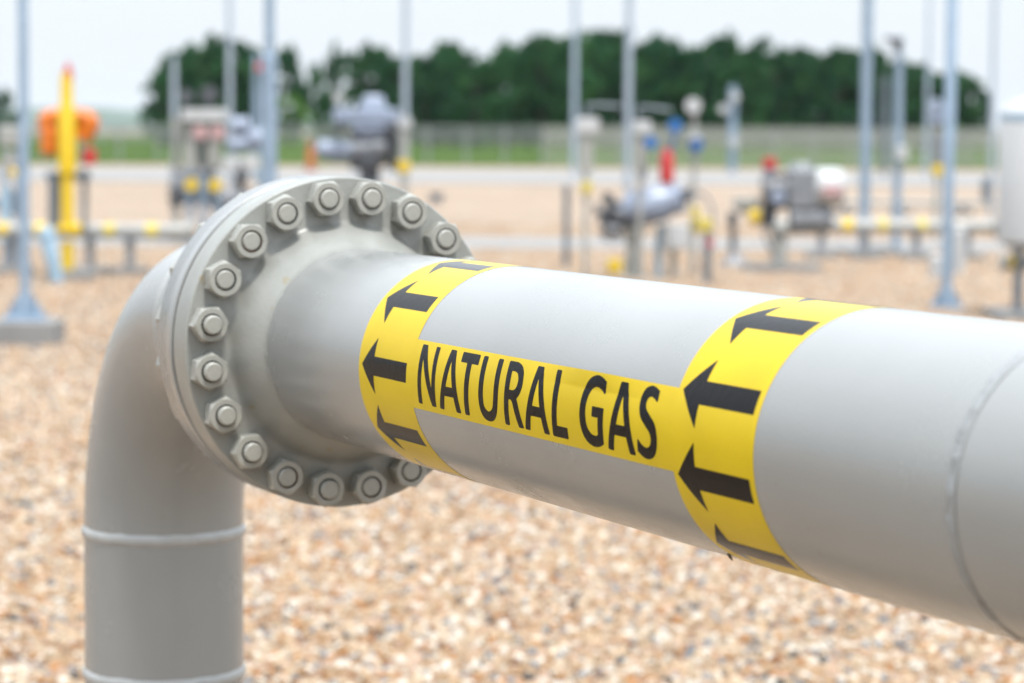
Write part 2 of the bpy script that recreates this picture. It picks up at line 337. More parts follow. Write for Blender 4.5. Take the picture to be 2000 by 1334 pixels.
# weld beads: low uneven rings
def bead(cf, w, h, m, seed, n=360, rough=0.35):
    b = MB(); rg = []
    for j in range(n):
        a = 2 * PI * j / n
        k = 1 + rough * noise.noise(Vector((math.cos(a) * 9 + seed, math.sin(a) * 9, 0))) + 0.6 * rough * noise.noise(Vector((math.cos(a) * 40, math.sin(a) * 40, seed)))
        sh = w * 0.45 * rough * noise.noise(Vector((math.cos(a) * 6, math.sin(a) * 6, seed + 4)))
        rg.append([cf(-w / 2 + sh + w * q, RP - 0.001 + h * k * math.sin(PI * q) ** 0.8, a) for q in (0.0, 0.12, 0.3, 0.5, 0.7, 0.88, 1.0)] + [cf(sh, RP - 0.004, a)])
    b.rings(rg, closed=True); return b.build('weld_bead', m, root, 60)
bead(lambda d, r, a: pc(0.0655 + d, r, a), 0.010, 0.0022, M['flange_paint'], 1.0, rough=0.6)
bead(lambda d, r, a: pc(2.027 + d, r, a), 0.018, 0.0024, M['weld_worn'], 2.0, rough=0.55)
plathe(MB(), [(2.0365, RP + 0.0002), (2.0372, RP + 0.0005), (2.0385, RP + 0.0005), (2.0392, RP + 0.0002)], 360).build('seam_line', M['seam'], root, 180)  # slightly raised dark grey ring drawn in place of a groove beside the bead
bead(lambda d, r, a: pc(-0.236 + d, r, a), 0.014, 0.0022, M['weld'], 5.0)
bead(lambda d, r, a: pc(-(LR - RB) + d, r, a), 0.018, 0.0026, M['weld'], 3.0, rough=0.25)
for zz in (P.z - RB, P.z - 0.748):
    bead(lambda d, r, a, zz=zz: Vector((V0.x + r * math.cos(a), V0.y + r * math.sin(a), zz + d)), 0.026, 0.006, M['weld'], 7.0 + zz, rough=0.18)
# nuts and studs: one of each kind, then copies
def nut_mesh():
    b = MB(); AF, Hh = 0.0545, 0.031; n = 96
    def hexr(a, ins): 
        k = ((a + PI / 6) % (PI / 3)) - PI / 6
        return (AF / 2 - ins) / math.cos(k)
    rc = AF / 2 * 0.985
    rg = []
    for z, kind in ((0, 'c'), (0.003, 'h'), (Hh - 0.005, 'h'), (Hh - 0.0035, 'h1'), (Hh - 0.0015, 'h2'), (Hh, 'c'), (Hh, 'i'), (Hh - 0.0055, 'j')):
        ring = []
        for j in range(n):
            a = 2 * PI * j / n; h = hexr(a, 0)
            r = {'c': rc, 'h': h, 'h1': min(h, rc + 0.0022), 'h2': min(h, rc + 0.0009), 'i': 0.0186, 'j': 0.0170}[kind]
            ring.append(Vector((r * math.cos(a), r * math.sin(a), z)))
        rg.append(ring)
    b.rings(rg[:7], True, False); b.mi = 1; b.rings(rg[6:], False, True)
    return b
def stud_mesh():
    b = MB(); r = 0.01588
    b.lathe((0, 0, -0.012), (0, 0, 1), [(0, r), (0.0145, r)], 40, False); b.mi = 1
    b.lathe((0, 0, -0.012), (0, 0, 1), [(0.0145, r), (0.0222, r), (0.0250, r - 0.0028)], 48, True)
    return b
nut0 = nut_mesh().build('nut', [M['nut_paint'], M['rust']], None, 30); stud0 = stud_mesh().build('stud', [M['rust'], M['nut_paint']], None, 28)
stud0.parent = nut0
face_rot = Matrix((tuple(-t), tuple(up), tuple(u))).transposed()   # local x, y, z -> -t, up, u
PROT = {2: 0.003, 3: 0.003, 4: 0.0045, 5: 0.0045, 6: 0.0005, 7: 0.0, 8: 0.0005, 9: 0.0095, 10: 0.0095, 11: 0.009, 12: 0.0085, 13: 0.001, 14: 0.0075, 15: 0.0005, 16: 0.001, 17: 0.004, 18: 0.002}
first = True
for side in (1, -1):
    for k in range(20):
        a = rad(9 + 18 * k)                       # angle seen from the front: 0 = viewer's right, counter-clockwise
        posn = P + u * (0.0 if side > 0 else -0.152) + RBC * (math.cos(a) * t + math.sin(a) * up)
        o = nut0 if first else copy_tree(nut0); first = False
        o.parent = root
        rm = face_rot if side > 0 else Matrix((tuple(t), tuple(up), tuple(-u))).transposed()
        mw = rm.to_4x4() @ Matrix.Rotation(random.uniform(0, PI / 3), 4, 'Z')
        mw.translation = posn - root.location
        o.matrix_local = mw
        o.children[0].location.z = 0.0186 + PROT.get(k, 0.002) if side > 0 else 0.03
# markers: pipe marker bands, arrows and the name strip (coordinates: s along the pipe, arc round it)
def wrap(b, polys): b.add(*polys); return b
def patch(s0, s1, a0, a1, r, name, m, ns=40, na=None, wob=0.0):
    na = na or max(4, int((a1 - a0) / rad(1.0)))
    b = MB(); vs = []; fs = []
    for i in range(na + 1):
        a = a0 + (a1 - a0) * i / na
        for j in range(ns + 1):
            vs.append(pc(s0 + (s1 - s0) * j / ns, r(j / ns, i / na) if callable(r) else r, a))
    for i in range(na):
        for j in range(ns): q = i * (ns + 1) + j; fs.append([q, q + 1, q + ns + 2, q + ns + 1])
    b.add(vs, fs); return b.build(name, m, root, 180)
TH = 0.00016
strip_c = rad(3.85)
def arc2a(v): return strip_c + (v - 0.05) / RP            # v in metres from the strip's lower edge
def strip_r(x, y):                                         # the strip's upper edge has lifted between two letters
    lift = 0.0042 * max(0, y - 0.78) / 0.22 * math.exp(-((x - 0.73) / 0.15) ** 2)
    return RP + TH + lift
strip = patch(0.66, 1.475, arc2a(0.0), arc2a(0.1), strip_r, 'name_label', M['yellow'], 160, 60)
band1 = patch(0.475, 0.676, rad(-250), rad(110), RP + 2 * TH, 'flow_band', M['yellow'], 4, 360)
band2 = patch(1.457, 1.649, rad(-250), rad(110), RP + 2 * TH, 'flow_band', M['yellow'], 4, 360)
def march(sdf, x0, x1, y0, y1, st):
    """filled cells of a signed distance field (negative inside) with cut edges"""
    nx = int(math.ceil((x1 - x0) / st)); ny = int(math.ceil((y1 - y0) / st))
    X, Y = np.meshgrid(x0 + st * np.arange(nx + 1), y0 + st * np.arange(ny + 1)); D = sdf(X, Y)
    vs = []; idx = {}; fs = []
    def vid(key, x, y):
        if key not in idx: idx[key] = len(vs); vs.append((x, y))
        return idx[key]
    any_in = (np.minimum(np.minimum(D[:-1, :-1], D[1:, :-1]), np.minimum(D[:-1, 1:], D[1:, 1:])) < 0)
    for j, i in zip(*np.nonzero(any_in)):
        cs = [(j, i), (j, i + 1), (j + 1, i + 1), (j + 1, i)]; poly = []
        for k in range(4):
            (ja, ia), (jb, ib) = cs[k], cs[(k + 1) % 4]; da, db = D[ja, ia], D[jb, ib]
            if da < 0: poly.append(vid((ja, ia), X[ja, ia], Y[ja, ia]))
            if (da < 0) != (db < 0):
                q = da / (da - db); key = tuple(sorted(((ja, ia), (jb, ib))))
                poly.append(vid(key, X[ja, ia] + q * (X[jb, ib] - X[ja, ia]), Y[ja, ia] + q * (Y[jb, ib] - Y[ja, ia])))
        if len(poly) >= 3: fs.append(poly)
    return vs, fs
def sd_poly(pts):
    pts = [q for i, q in enumerate(pts) if abs(q[0] - pts[i - 1][0]) + abs(q[1] - pts[i - 1][1]) > 1e-6]
    pts = np.array(pts, float)
    def f(X, Y):
        d = np.full(X.shape, 1e9); s_ = np.ones(X.shape); n = len(pts)
        for i in range(n):
            a = pts[i]; b = pts[i - 1]; e = b - a; wx = X - a[0]; wy = Y - a[1]
            h = np.clip((wx * e[0] + wy * e[1]) / (e @ e), 0, 1); bx = wx - e[0] * h; by = wy - e[1] * h
            d = np.minimum(d, bx * bx + by * by)
            c1 = Y >= a[1]; c2 = Y < b[1]; c3 = e[0] * wy > e[1] * wx
            flip = (c1 & c2 & c3) | (~c1 & ~c2 & ~c3); s_ = np.where(flip, -s_, s_)
        return s_ * np.sqrt(d)
    return f
def U_(*fs): return lambda X, Y: np.minimum.reduce([f(X, Y) for f in fs])
def minus(a, b): return lambda X, Y: np.maximum(a(X, Y), -b(X, Y))
def rnd(f, r): return lambda X, Y: f(X, Y)
def curve(pts, n=14):
    """Catmull-Rom through points, closed"""
    out = []; k = len(pts)
    for i in range(k):
        p0, p1, p2, p3 = [np.array(pts[(i + q) % k], float) for q in (-1, 0, 1, 2)]
        for j in range(n):
            x = j / n; out.append(tuple(0.5 * ((2 * p1) + (-p0 + p2) * x + (2 * p0 - 5 * p1 + 4 * p2 - p3) * x * x + (-p0 + 3 * p1 - 3 * p2 + p3) * x ** 3)))
    return out
def open_curve(pts, n=10):
    q = [pts[0]] + list(pts) + [pts[-1]]; out = []
    for i in range(1, len(q) - 2):
        p0, p1, p2, p3 = [np.array(q[i + d], float) for d in (-1, 0, 1, 2)]
        for j in range(n):
            x = j / n; out.append(tuple(0.5 * ((2 * p1) + (-p0 + p2) * x + (2 * p0 - 5 * p1 + 4 * p2 - p3) * x * x + (-p0 + 3 * p1 - 3 * p2 + p3) * x ** 3)))
    out.append(tuple(pts[-1])); return out
# letters in millimetres (x = along the pipe, y = above the strip's lower edge), read off the photograph
LET = []
LET.append(('N', sd_poly([(700.5, 9.5), (713.5, 9.5), (712.5, 76), (748.5, 9.5), (762.5, 9.5), (762.5, 94), (749.5, 94), (750.5, 33), (718, 94), (700.5, 94)])))
def let_A(x): 
    return minus(sd_poly([(x, 9), (x + 14.6, 9), (x + 20, 29), (x + 51, 29), (x + 57.5, 9), (x + 73, 9), (x + 43, 94), (x + 25.5, 94)]),
                 sd_poly([(x + 24, 41.5), (x + 47, 41.5), (x + 34.5, 80)]))
LET.append(('A', let_A(776)))
LET.append(('T', sd_poly([(863.2, 9), (877.8, 9), (877.8, 80.5), (899, 80.5), (899, 94), (842, 94), (842, 80.5), (863.2, 80.5)])))
LET.append(('U', sd_poly([(911, 94)] + open_curve([(911, 50), (911.5, 38), (915.5, 22), (926, 11), (942.5, 7.8), (959, 11.5), (969.5, 22), (973.5, 38), (974, 50)]) + [(974, 94), (959.8, 94)]
                         + open_curve([(959.8, 50), (959.5, 38), (955.5, 26), (943, 20.5), (930, 26), (926, 38), (925.2, 50)]) + [(925.2, 94)])))
R_out = [(994, 9), (1007.6, 9), (1007.6, 44)] + open_curve([(1007.6, 44), (1014, 44), (1019, 41), (1023, 34)]) + [(1036, 9), (1051.5, 9)] + open_curve([(1051.5, 9), (1040, 32), (1036, 40), (1031.5, 46.5)]) + \
        open_curve([(1031.5, 46.5), (1039, 52), (1044.5, 60), (1046, 70), (1043, 82), (1034.5, 90), (1020, 94)]) + [(994, 94)]
R_in = [(1007.6, 56)] + open_curve([(1018, 56), (1026, 58.5), (1031, 65), (1031, 73), (1026.5, 79.5), (1018, 82)]) + [(1007.6, 82)]
LET.append(('R', minus(sd_poly(R_out), sd_poly(R_in))))
LET.append(('A', let_A(1056)))
LET.append(('L', sd_poly([(1139, 9), (1183, 9), (1183, 23), (1153, 23), (1153, 94), (1139, 94)])))
G_ = [(1282.5, 57.5), (1251.5, 57.5), (1251.5, 45.3), (1268.6, 45.3), (1268.6, 23.2)] + open_curve([(1268.6, 23.2), (1261, 21.5), (1249, 23.5), (1238, 33), (1233.3, 51), (1236.5, 68), (1245, 79), (1257, 82.5), (1269, 80.5), (1281, 74.5)]) + \
     [(1281.5, 90)] + open_curve([(1281.5, 90), (1269, 94.5), (1254, 95.8), (1236, 90), (1223, 75), (1217.8, 51), (1222, 29), (1234, 14), (1252, 8), (1270, 9.3), (1282.5, 13.8)])
LET.append(('G', sd_poly(G_)))
LET.append(('A', let_A(1293.5)))
S_ = open_curve([(1415.5, 91.5), (1405, 95), (1394, 96), (1381.5, 91.5), (1374.3, 80), (1374.3, 68), (1380, 57), (1393, 48), (1404, 41), (1408, 33), (1405, 25), (1396, 21.5), (1385, 23.8), (1374, 30.5)]) + \
     open_curve([(1372.5, 15.5), (1384, 10), (1397.5, 8.3), (1412, 12.5), (1421.5, 23), (1423, 38), (1417, 51), (1404, 60), (1392.5, 67), (1388.8, 74), (1391, 80.5), (1398, 83.8), (1407, 82), (1416, 77.5)])
LET.append(('S', sd_poly(S_)))
RR = 2.6
xs_ = {'N': (695, 768)}
for ch, f in LET:
    g = f
    # soften corners a little, as cut vinyl has them: erode by RR, then grow back
    b = MB()
    spans = {'N': (696, 767)}
    # find the span by sampling
    X, Y = np.meshgrid(np.arange(690, 1440, 1.0), np.arange(0, 104, 1.0)); inside = f(X, Y) < 0
    x0, x1 = X[inside].min() - 6, X[inside].max() + 6
    st = 0.9
    vs, fs = march(f, x0, x1, 3.0, 101.0, st)
    # vertex rounding: distance field of the eroded shape, computed on the grid
    gx, gy = np.meshgrid(np.arange(x0 - 4, x1 + 4, 0.75), np.arange(-1, 106, 0.75)); D0 = f(gx, gy)
    core = np.argwhere((D0 < -RR + 0.55) & (D0 > -RR - 1.6)); cpts = np.stack([gx[core[:, 0], core[:, 1]], gy[core[:, 0], core[:, 1]]], 1) if len(core) else None
    if cpts is not None and len(cpts) > 10:
        def f2(X, Y, f=f, cpts=cpts):
            d = f(X, Y); out = d.copy(); near = (d > -RR) & (d < 0.9)
            q = np.stack([X[near], Y[near]], 1); res = np.empty(len(q))
            for i in range(0, len(q), 800):
                dd = ((q[i:i + 800, None, :] - cpts[None]) ** 2).sum(2); res[i:i + 800] = np.sqrt(dd.min(1))
            out[near] = np.maximum(d[near], res - RR - 0.25); return out
        vs, fs = march(lambda X, Y: f2(X, Y) - 0.45, x0, x1, 3.0, 101.0, st)
    def lr(x, y): return strip_r((x / 1000 - 0.66) / 0.815, y / 100) + TH
    b.add([pc(x / 1000, lr(x, y), arc2a(y / 1000)) for x, y in vs], fs)
    b.build('letter', M['black'], strip, 180)
ARROW = [(0, 0), (46, 43), (46, 14.3), (170, 14.3), (170, -14.3), (46, -14.3), (46, -43)]
af = sd_poly(ARROW)
avs, afs = march(af, -1.5, 172, -45, 45, 1.0)
for par, s0, a0 in ((band1, 488, 3.4), (band2, 1467.3, 21.3)):
    for k in range(10):
        b = MB(); ac = rad(a0 + 36 * k) if False else rad(a0 - 35.75 * k)
        b.add([pc((s0 + x) / 1000, RP + 3 * TH, ac + y / 1000 / RP) for x, y in avs], afs)
        b.build('arrow', M['black'], par, 180)
# small torn scrap hanging off the lower edge of the near band
b = MB(); q0 = pc(1.444, RP - 0.0005, rad(-62)); q1 = pc(1.448, RP + 0.0025, rad(-63)); q2 = pc(1.451, RP + 0.005, rad(-64))
b.tube([q0, q1, q2], [0.0012, 0.0018, 0.0008], 8); b.build('torn_scrap', M['rust'], band2, 30)

# ------------------------------------------------------------------ loose stones on top of the gravel sheet near the pipe
def gravel(x0, x1, y0, y1, dens, name, label):
    b = MB(); b.add([(x0, y0, 0.006), (x1, y0, 0.006), (x1, y1, 0.006), (x0, y1, 0.006)], [[0, 1, 2, 3]])
    o = tag(b.build(name, M['ground'], smooth=False), label, 'gravel', kind='stuff')
    ng = bpy.data.node_groups.new('scatter_stones', 'GeometryNodeTree')
    ng.interface.new_socket('Geometry', in_out='INPUT', socket_type='NodeSocketGeometry'); ng.interface.new_socket('Geometry', in_out='OUTPUT', socket_type='NodeSocketGeometry')
    N = ng.nodes.new; K = ng.links.new
    gi, go = N('NodeGroupInput'), N('NodeGroupOutput')
    di = N('GeometryNodeDistributePointsOnFaces'); di.inputs['Density'].default_value = dens; di.inputs['Seed'].default_value = 3
    ps = N('GeometryNodeInputPosition'); sx = N('ShaderNodeSeparateXYZ'); K(ps.outputs[0], sx.inputs[0])
    mp = N('ShaderNodeMapRange'); mp.inputs['From Min'].default_value = 13; mp.inputs['From Max'].default_value = 48; mp.inputs['To Min'].default_value = dens; mp.inputs['To Max'].default_value = 25
    K(sx.outputs['Y'], mp.inputs['Value']); K(mp.outputs[0], di.inputs['Density'])
    ico = N('GeometryNodeMeshIcoSphere'); ico.inputs['Radius'].default_value = 0.0212; ico.inputs['Subdivisions'].default_value = 2
    sp_ = N('GeometryNodeSetPosition'); nz = N('ShaderNodeTexNoise'); nz.inputs['Scale'].default_value = 36; nz.inputs['Detail'].default_value = 1
    sub = N('ShaderNodeVectorMath'); sub.operation = 'SUBTRACT'; sub.inputs[1].default_value = (0.5, 0.5, 0.5)
    scl = N('ShaderNodeVectorMath'); scl.operation = 'SCALE'; scl.inputs['Scale'].default_value = 0.030
    K(nz.outputs['Color'], sub.inputs[0]); K(sub.outputs[0], scl.inputs[0]); K(ico.outputs['Mesh'], sp_.inputs['Geometry']); K(scl.outputs[0], sp_.inputs['Offset'])
    sm = N('GeometryNodeSetMaterial'); sm.inputs['Material'].default_value = M['stone']; K(sp_.outputs[0], sm.inputs['Geometry'])
    ins = N('GeometryNodeInstanceOnPoints'); K(di.outputs['Points'], ins.inputs['Points']); K(sm.outputs[0], ins.inputs['Instance'])
    rr = N('FunctionNodeRandomValue'); rr.data_type = 'FLOAT_VECTOR'; rr.inputs['Max'].default_value = (6.28, 6.28, 6.28); K(rr.outputs['Value'], ins.inputs['Rotation'])
    rs = N('FunctionNodeRandomValue'); rs.data_type = 'FLOAT_VECTOR'; rs.inputs['Min'].default_value = (0.55, 0.5, 0.4); rs.inputs['Max'].default_value = (1.45, 1.3, 0.95); rs.inputs['Seed'].default_value = 5; K(rs.outputs['Value'], ins.inputs['Scale'])
    jn = N('GeometryNodeJoinGeometry'); K(gi.outputs[0], di.inputs['Mesh']); K(ins.outputs[0], jn.inputs[0]); K(gi.outputs[0], jn.inputs[0]); K(jn.outputs[0], go.inputs[0])
    md = o.modifiers.new('stones', 'NODES'); md.node_group = ng
    return o
gravel(-8.5, 8.5, 4.6, 50.0, 800, 'gravel', 'loose tan, cream and grey gravel covering the yard')

# ------------------------------------------------------------------ background: posts and masts
def gusset_base(b, x, y, z, r, hgt=0.22, wid=0.17):
    b.box((x, y, z + 0.012), (wid * 2, wid * 2, 0.024))
    for k in range(4):
        a = PI / 4 + k * PI / 2 if False else k * PI / 2
        d = Vector((math.cos(a), math.sin(a), 0)); n_ = Vector((-math.sin(a), math.cos(a), 0)) * 0.006; c = Vector((x, y, z + 0.024))
        tri = [c + d * r * 0.9, c + d * wid, c + d * r * 0.9 + up * hgt]
        b.rings([[q - n_ for q in tri], [q + n_ for q in tri]])
def pole(px, by, r, h, label, r2=None, step=None, block=None, head=None, m='galv', name='steel_pole', base=True, group='galvanised poles standing in the yard'):
    g = ground(px, by)
    o = empty(name, g, label, 'pole', group); z0 = 0.0
    if block:
        w, hh = block; z0 = hh; b = MB(); b.box(g + Vector((0, 0, hh / 2 - 0.02)), (w, w, hh + 0.04), bev=0.012); b.build('foundation', M['concrete'], o)
    b = MB(); st = step or h * 0.55
    b.lathe(g + Vector((0, 0, z0)), (0, 0, 1), [(0, r), (st, r), (st + 0.02, (r2 or r)), (h, (r2 or r) * 0.8)], 20); b.build('shaft', M[m], o)
    if base: b = MB(); gusset_base(b, g.x, g.y, z0, r); b.build('base_plate', M[m], o)
    if head == 'lamp':
        b = MB(); b.cyl(g + Vector((0, 0, h)), g + Vector((0.0, 0, h + 0.12)), 0.05, 0.02); b.tube([g + Vector((0, 0, h)), g + Vector((0.3, -0.1, h + 0.15)), g + Vector((0.8, -0.2, h + 0.18))], 0.025); b.build('arm', M[m], o)
        b = MB(); b.box(g + Vector((1.0, -0.24, h + 0.17)), (0.55, 0.26, 0.1), bev=0.03); b.build('lamp_head', M['mid_grey'], o)
    elif head == 'rod':
        b = MB(); b.cyl(g + Vector((0, 0, h)), g + Vector((0, 0, h + 2.0)), 0.012, 0.004); b.build('lightning_rod', M[m], o)
    return o, g
pole(50, 672, 0.042, 9.0, 'slim galvanised pole on a square concrete block, nearest the yellow marker', block=(0.55, 0.20), head='rod', r2=0.035, step=6)
pole(527, 640, 0.068, 9.5, 'thick stepped galvanised pole rising behind the bolted flange', r2=0.046, step=2.4, head='rod')
o, g = pole(501, 350, 0.12, 4.5, 'grey pole with a small reddish lamp standing just left of the thick stepped pole', base=False)
b = MB(); b.cyl(at(507, 138, g.y - 0.2), at(507, 122, g.y - 0.2), 0.12, 0.10, bev=0.02); b.build('warning_lamp', M['red'], o)
pole(449, 380, 0.072, 9.0, 'dim grey mast in front of the left end of the treeline', m='pale_mast', head='rod', base=False)
pole(341, 372, 0.09, 3.9, 'pale mast before the leftmost trees of the treeline', base=False, m='pale_mast')
pole(791, 420, 0.066, 11.0, 'pale mast behind the dark blue-grey valve actuator', head='rod', base=False, m='pale_mast')
pole(1121, 344, 0.11, 14.0, 'pale mast beside the white box-headed sensor post', head='rod', base=False, m='pale_mast')
pole(1225, 440, 0.068, 11.0, 'galvanised mast rising behind the big grey valve', head='lamp', base=False, m='pale_mast')
pole(1687, 497, 0.078, 10.0, 'galvanised pole standing right of the electric actuator', block=(0.75, 0.10), head='lamp', base=False)
o, g = pole(1750, 499, 0.062, 3.05, 'shorter galvanised pole topped by a dark camera head', block=(0.95, 0.10), base=False, m='galv')
c = at(1752, 84, g.y); b = MB(); b.cyl(Vector((g.x, g.y, 3.0)), c, 0.04); b.box(c + Vector((-0.01, -0.05, 0.02)), (0.15, 0.28, 0.11), bev=0.02); b.box(c + Vector((-0.13, -0.03, 0.06)), (0.12, 0.16, 0.06), bev=0.015); b.ball(c + Vector((0.0, -0.05, -0.07)), 0.06); b.build('camera_head', M['dark_grey'], o)
c = at(1761, 300, g.y - 0.12); b = MB(); b.box(c, (0.15, 0.12, 0.22), bev=0.02); b.build('junction_box', M['white'], o)
pole(1848, 604, 0.056, 9.5, 'galvanised pole with flared foot nearest the white tank', head='lamp', step=3.5, r2=0.045)
o, g = pole(1934, 424, 0.052, 9.0, 'thin galvanised pole just left of the white tank', head='rod', base=False, m='pale_mast')
c = at(1926, 370, g.y - 0.1); b = MB(); b.box(c, (0.19, 0.14, 0.5), bev=0.02); b.build('control_box', M['galv_dark'], o)
pole(1809, 345, 0.085, 7.6, 'faint distant mast against the right end of the treeline', m='pale_mast', base=False)
pole(1726, 345, 0.13, 4.2, 'dim distant mast between the two galvanised poles on the right', m='galv_dark', base=False)

def pipe_line(x0, x1, cy, D_, r, bands, stands, label, nm='header_pipe'):
    a = at(x0, cy, D_); e = at(x1, cy, D_); cz = at((x0 + x1) / 2, cy, D_).z; a.z = e.z = cz
    o = empty(nm, (a.x + (e.x - a.x) / 2, D_, 0), label, 'pipe')
    b = MB(); b.cyl(a, e, r, bev=0.02, n=28); b.build('pipe', M['grey_paint'], o)
    for bx, w, m in bands:
        q = at(bx, cy, D_); b = MB(); b.cyl((q.x - w / 2, D_, cz), (q.x + w / 2, D_, cz), r + 0.004, n=28); b.build('marker_band', M[m], o)
    for sx in stands:
        q = at(sx, cy, D_); b = MB()
        b.box((q.x, D_, cz / 2 - r / 2), (0.10, 0.10, cz - r)); b.box((q.x, D_, cz - r * 0.75), (0.16, r * 2.4, r * 0.5)); b.build('support', M['mid_grey'], o)
        b = MB(); b.box((q.x, D_, 0.05), (0.42, 0.42, 0.12)); b.build('pad', M['concrete'], o)
    # blind flanges at both ends
    for q, s_ in ((a, -1), (e, 1)):
        b = MB(); b.cyl(q, q + Vector((0.05 * s_, 0, 0)), r * 1.55, bev=0.008, n=28); b.build('end_flange', M['grey_paint'], o)
    return o
pipe_line(-420, 372, 449, 32.0, 0.088, [(8, 0.11, 'yellow_paint'), (79, 0.12, 'yellow_paint'), (148, 0.15, 'yellow_paint'), (215, 0.13, 'pale_yellow'), (298, 0.14, 'pale_yellow'), (-150, 0.12, 'yellow_paint')], (-280, 25, 176, 254), 'low grey header pipe with yellow bands running past the yellow marker post')
pipe_line(1520, 1942, 441, 37.0, 0.088, [(1655, 0.15, 'yellow_paint'), (1724, 0.13, 'pale_yellow'), (1800, 0.14, 'pale_yellow')], (1605, 1690, 1790, 1890), 'low grey header pipe with yellow bands beside the electric actuator')

pipe_line(1636, 1990, 396, 58.0, 0.06, [], (1650, 1760, 1880), 'thin far header pipe behind the yellow-banded pipe on the right')

# ------------------------------------------------------------------ background equipment
class Eq:
    def __init__(s, name, bx, by, label, cat, group=None):
        s.g = ground(bx, by); s.o = empty(name, s.g, label, cat, group); s.Y = s.g.y; s.k = s.Y / FPX
    def p(s, x, y, d=0.0): return at(x, y, s.Y) + Vector((0, d, 0))
    def cyl(s, b, x0, y0, x1, y1, w, w1=None, d=0, bev=0.01): b.cyl(s.p(x0, y0, d), s.p(x1, y1, d), w * s.k / 2, None if w1 is None else w1 * s.k / 2, bev=bev, n=24); return b
    def facing(s, b, x, y, w, depth=0.06, d=-0.1): c = s.p(x, y, d); b.cyl(c, c + Vector((0, -depth, 0)), w * s.k / 2, bev=0.008, n=28); return b
    def box(s, b, x0, y0, x1, y1, depth=None, d=0):
        a = s.p(x0, y0); e = s.p(x1, y1); c = (a + e) / 2; c.y += d
        w, h = abs(e.x - a.x), abs(e.z - a.z); b.box(c, (w, depth or w, h), bev=min(w, h) * 0.08); return b
    def post(s, b, x, y, w, d=0): q = s.p(x, y, d); b.cyl((q.x, q.y, 0), q, w * s.k / 2, bev=0.004); return b
    def done(s, b, name, m): return b.build(name, M[m], s.o)

# yellow marker valve with orange actuator
e = Eq('marker_valve', 132, 548, 'tall yellow indicator post with an orange yoke, the brightest thing at the far left', 'valve')
b = MB(); b.lathe(e.p(132, 446), (0, 0, 1), [(0, .074), (.62, .074), (.64, .105), (1.32, .105), (1.40, .078), (1.74, .070), (1.79, .064)], 24); e.done(b, 'indicator_post', 'yellow_paint')
b = MB(); b.lathe(e.p(133, 155), (0, 0, 1), [(0, .062), (0.09, .050), (0.20, .014)], 20); e.done(b, 'tip', 'red')
b = MB()
a_ = [e.p(96, 304), e.p(92, 262), e.p(86, 236), e.p(104, 228), e.p(134, 228), e.p(162, 230), e.p(173, 240), e.p(166, 256), e.p(156, 272)]
a_ = [q + Vector((0, 0.16, 0)) for q in a_]
b.tube([Vector(q) for q in open_curve([tuple(q) for q in a_], 6)], 0.10, 16); e.done(b, 'yoke', 'orange')
b = MB(); b.box(e.p(134, 250, 0.16), (0.40, 0.10, 0.20), bev=0.03); b.cyl(e.p(95, 300, 0.16), e.p(95, 250, 0.16), 0.125, bev=0.03); e.done(b, 'actuator_cover', 'orange')
b = MB(); b.cyl(e.p(172, 322, 0.1), e.p(172, 290, 0.1), 0.08, bev=0.02); e.done(b, 'cap', 'red')
b = MB(); b.cyl(e.p(103, 455, 0.1), e.p(103, 335, 0.1), 0.07, bev=0.02); b.cyl(e.p(160, 455, 0.2), e.p(160, 330, 0.2), 0.035, bev=0.01); b.box(e.p(128, 345, 0.18), (0.5, 0.16, 0.1)); e.done(b, 'stem_housing', 'galv_dark')
b = MB(); b.cyl((e.g.x, e.Y, e.p(0, 452).z), (e.g.x, e.Y, e.p(0, 440).z), 0.15, bev=0.01); b.cyl((e.g.x, e.Y, 0), (e.g.x, e.Y, e.p(0, 470).z), 0.07); e.done(b, 'mounting_flange', 'yellow_paint')
b = MB(); b.box((e.g.x + 0.05, e.Y, 0.06), (0.5, 0.5, 0.14)); e.done(b, 'pad', 'concrete')
# leaning pale blue pipe sleeve
e = Eq('pipe_sleeve', 108, 556, 'pale blue plastic sleeve leaning under the grey header pipe', 'pipe sleeve')
b = MB(); b.lathe(e.p(112, 553), e.p(92, 462) - e.p(112, 553), [(0, .07), (0.3, .085), (0.62, .095), (0.64, .085)], 20); b.build('sleeve', M['pale_blue'], e.o)
b = MB(); b.lathe(e.p(92.5, 464), e.p(92, 462) - e.p(112, 553), [(0, .105), (0.04, .105)], 20); b.build('collar', M['pale_blue'], e.o)

# metering stand with two red dials
e = Eq('metering_stand', 400, 478, 'metering stand with two red dials and a white top beam, far left of the flange', 'instrument stand')
b = MB(); e.box(b, 358, 213, 442, 238, 0.5); e.done(b, 'top_beam', 'white')
for x, y, w in ((365, 189, 26), (410, 186, 34)):
    b = MB(); e.facing(b, x, y, w, 0.10); b.cyl(e.p(x, y + 8, -0.1), e.p(x, 214, -0.1), 0.03); e.done(b, 'gauge', 'dark_grey')
for x in (397, 431): b = MB(); e.facing(b, x, 259, 27, 0.05, -0.34); e.done(b, 'dial', 'pale_red')
for x in (371, 418): b = MB(); e.box(b, x - 12, 240, x + 12, 330, 0.2); e.done(b, 'cabinet', 'grey_paint')
b = MB(); e.box(b, 388, 262, 402, 330, 0.15, 0.05); e.done(b, 'slot', 'dark_grey')
b = MB(); e.cyl(b, 335, 366, 412, 366, 70, d=0.3); e.cyl(b, 330, 366, 338, 366, 92, d=0.3); e.cyl(b, 408, 366, 416, 366, 92, d=0.3); e.done(b, 'valve_body', 'mid_grey')
for x, y in ((380, 360), (426, 361)):
    b = MB(); e.facing(b, x, y, 25, 0.08, -0.34); e.done(b, 'end_cap', 'yellow_paint')
for x in (374, 400, 428): b = MB(); e.post(b, x, 345, 15, -0.2); e.done(b, 'leg', 'galv')
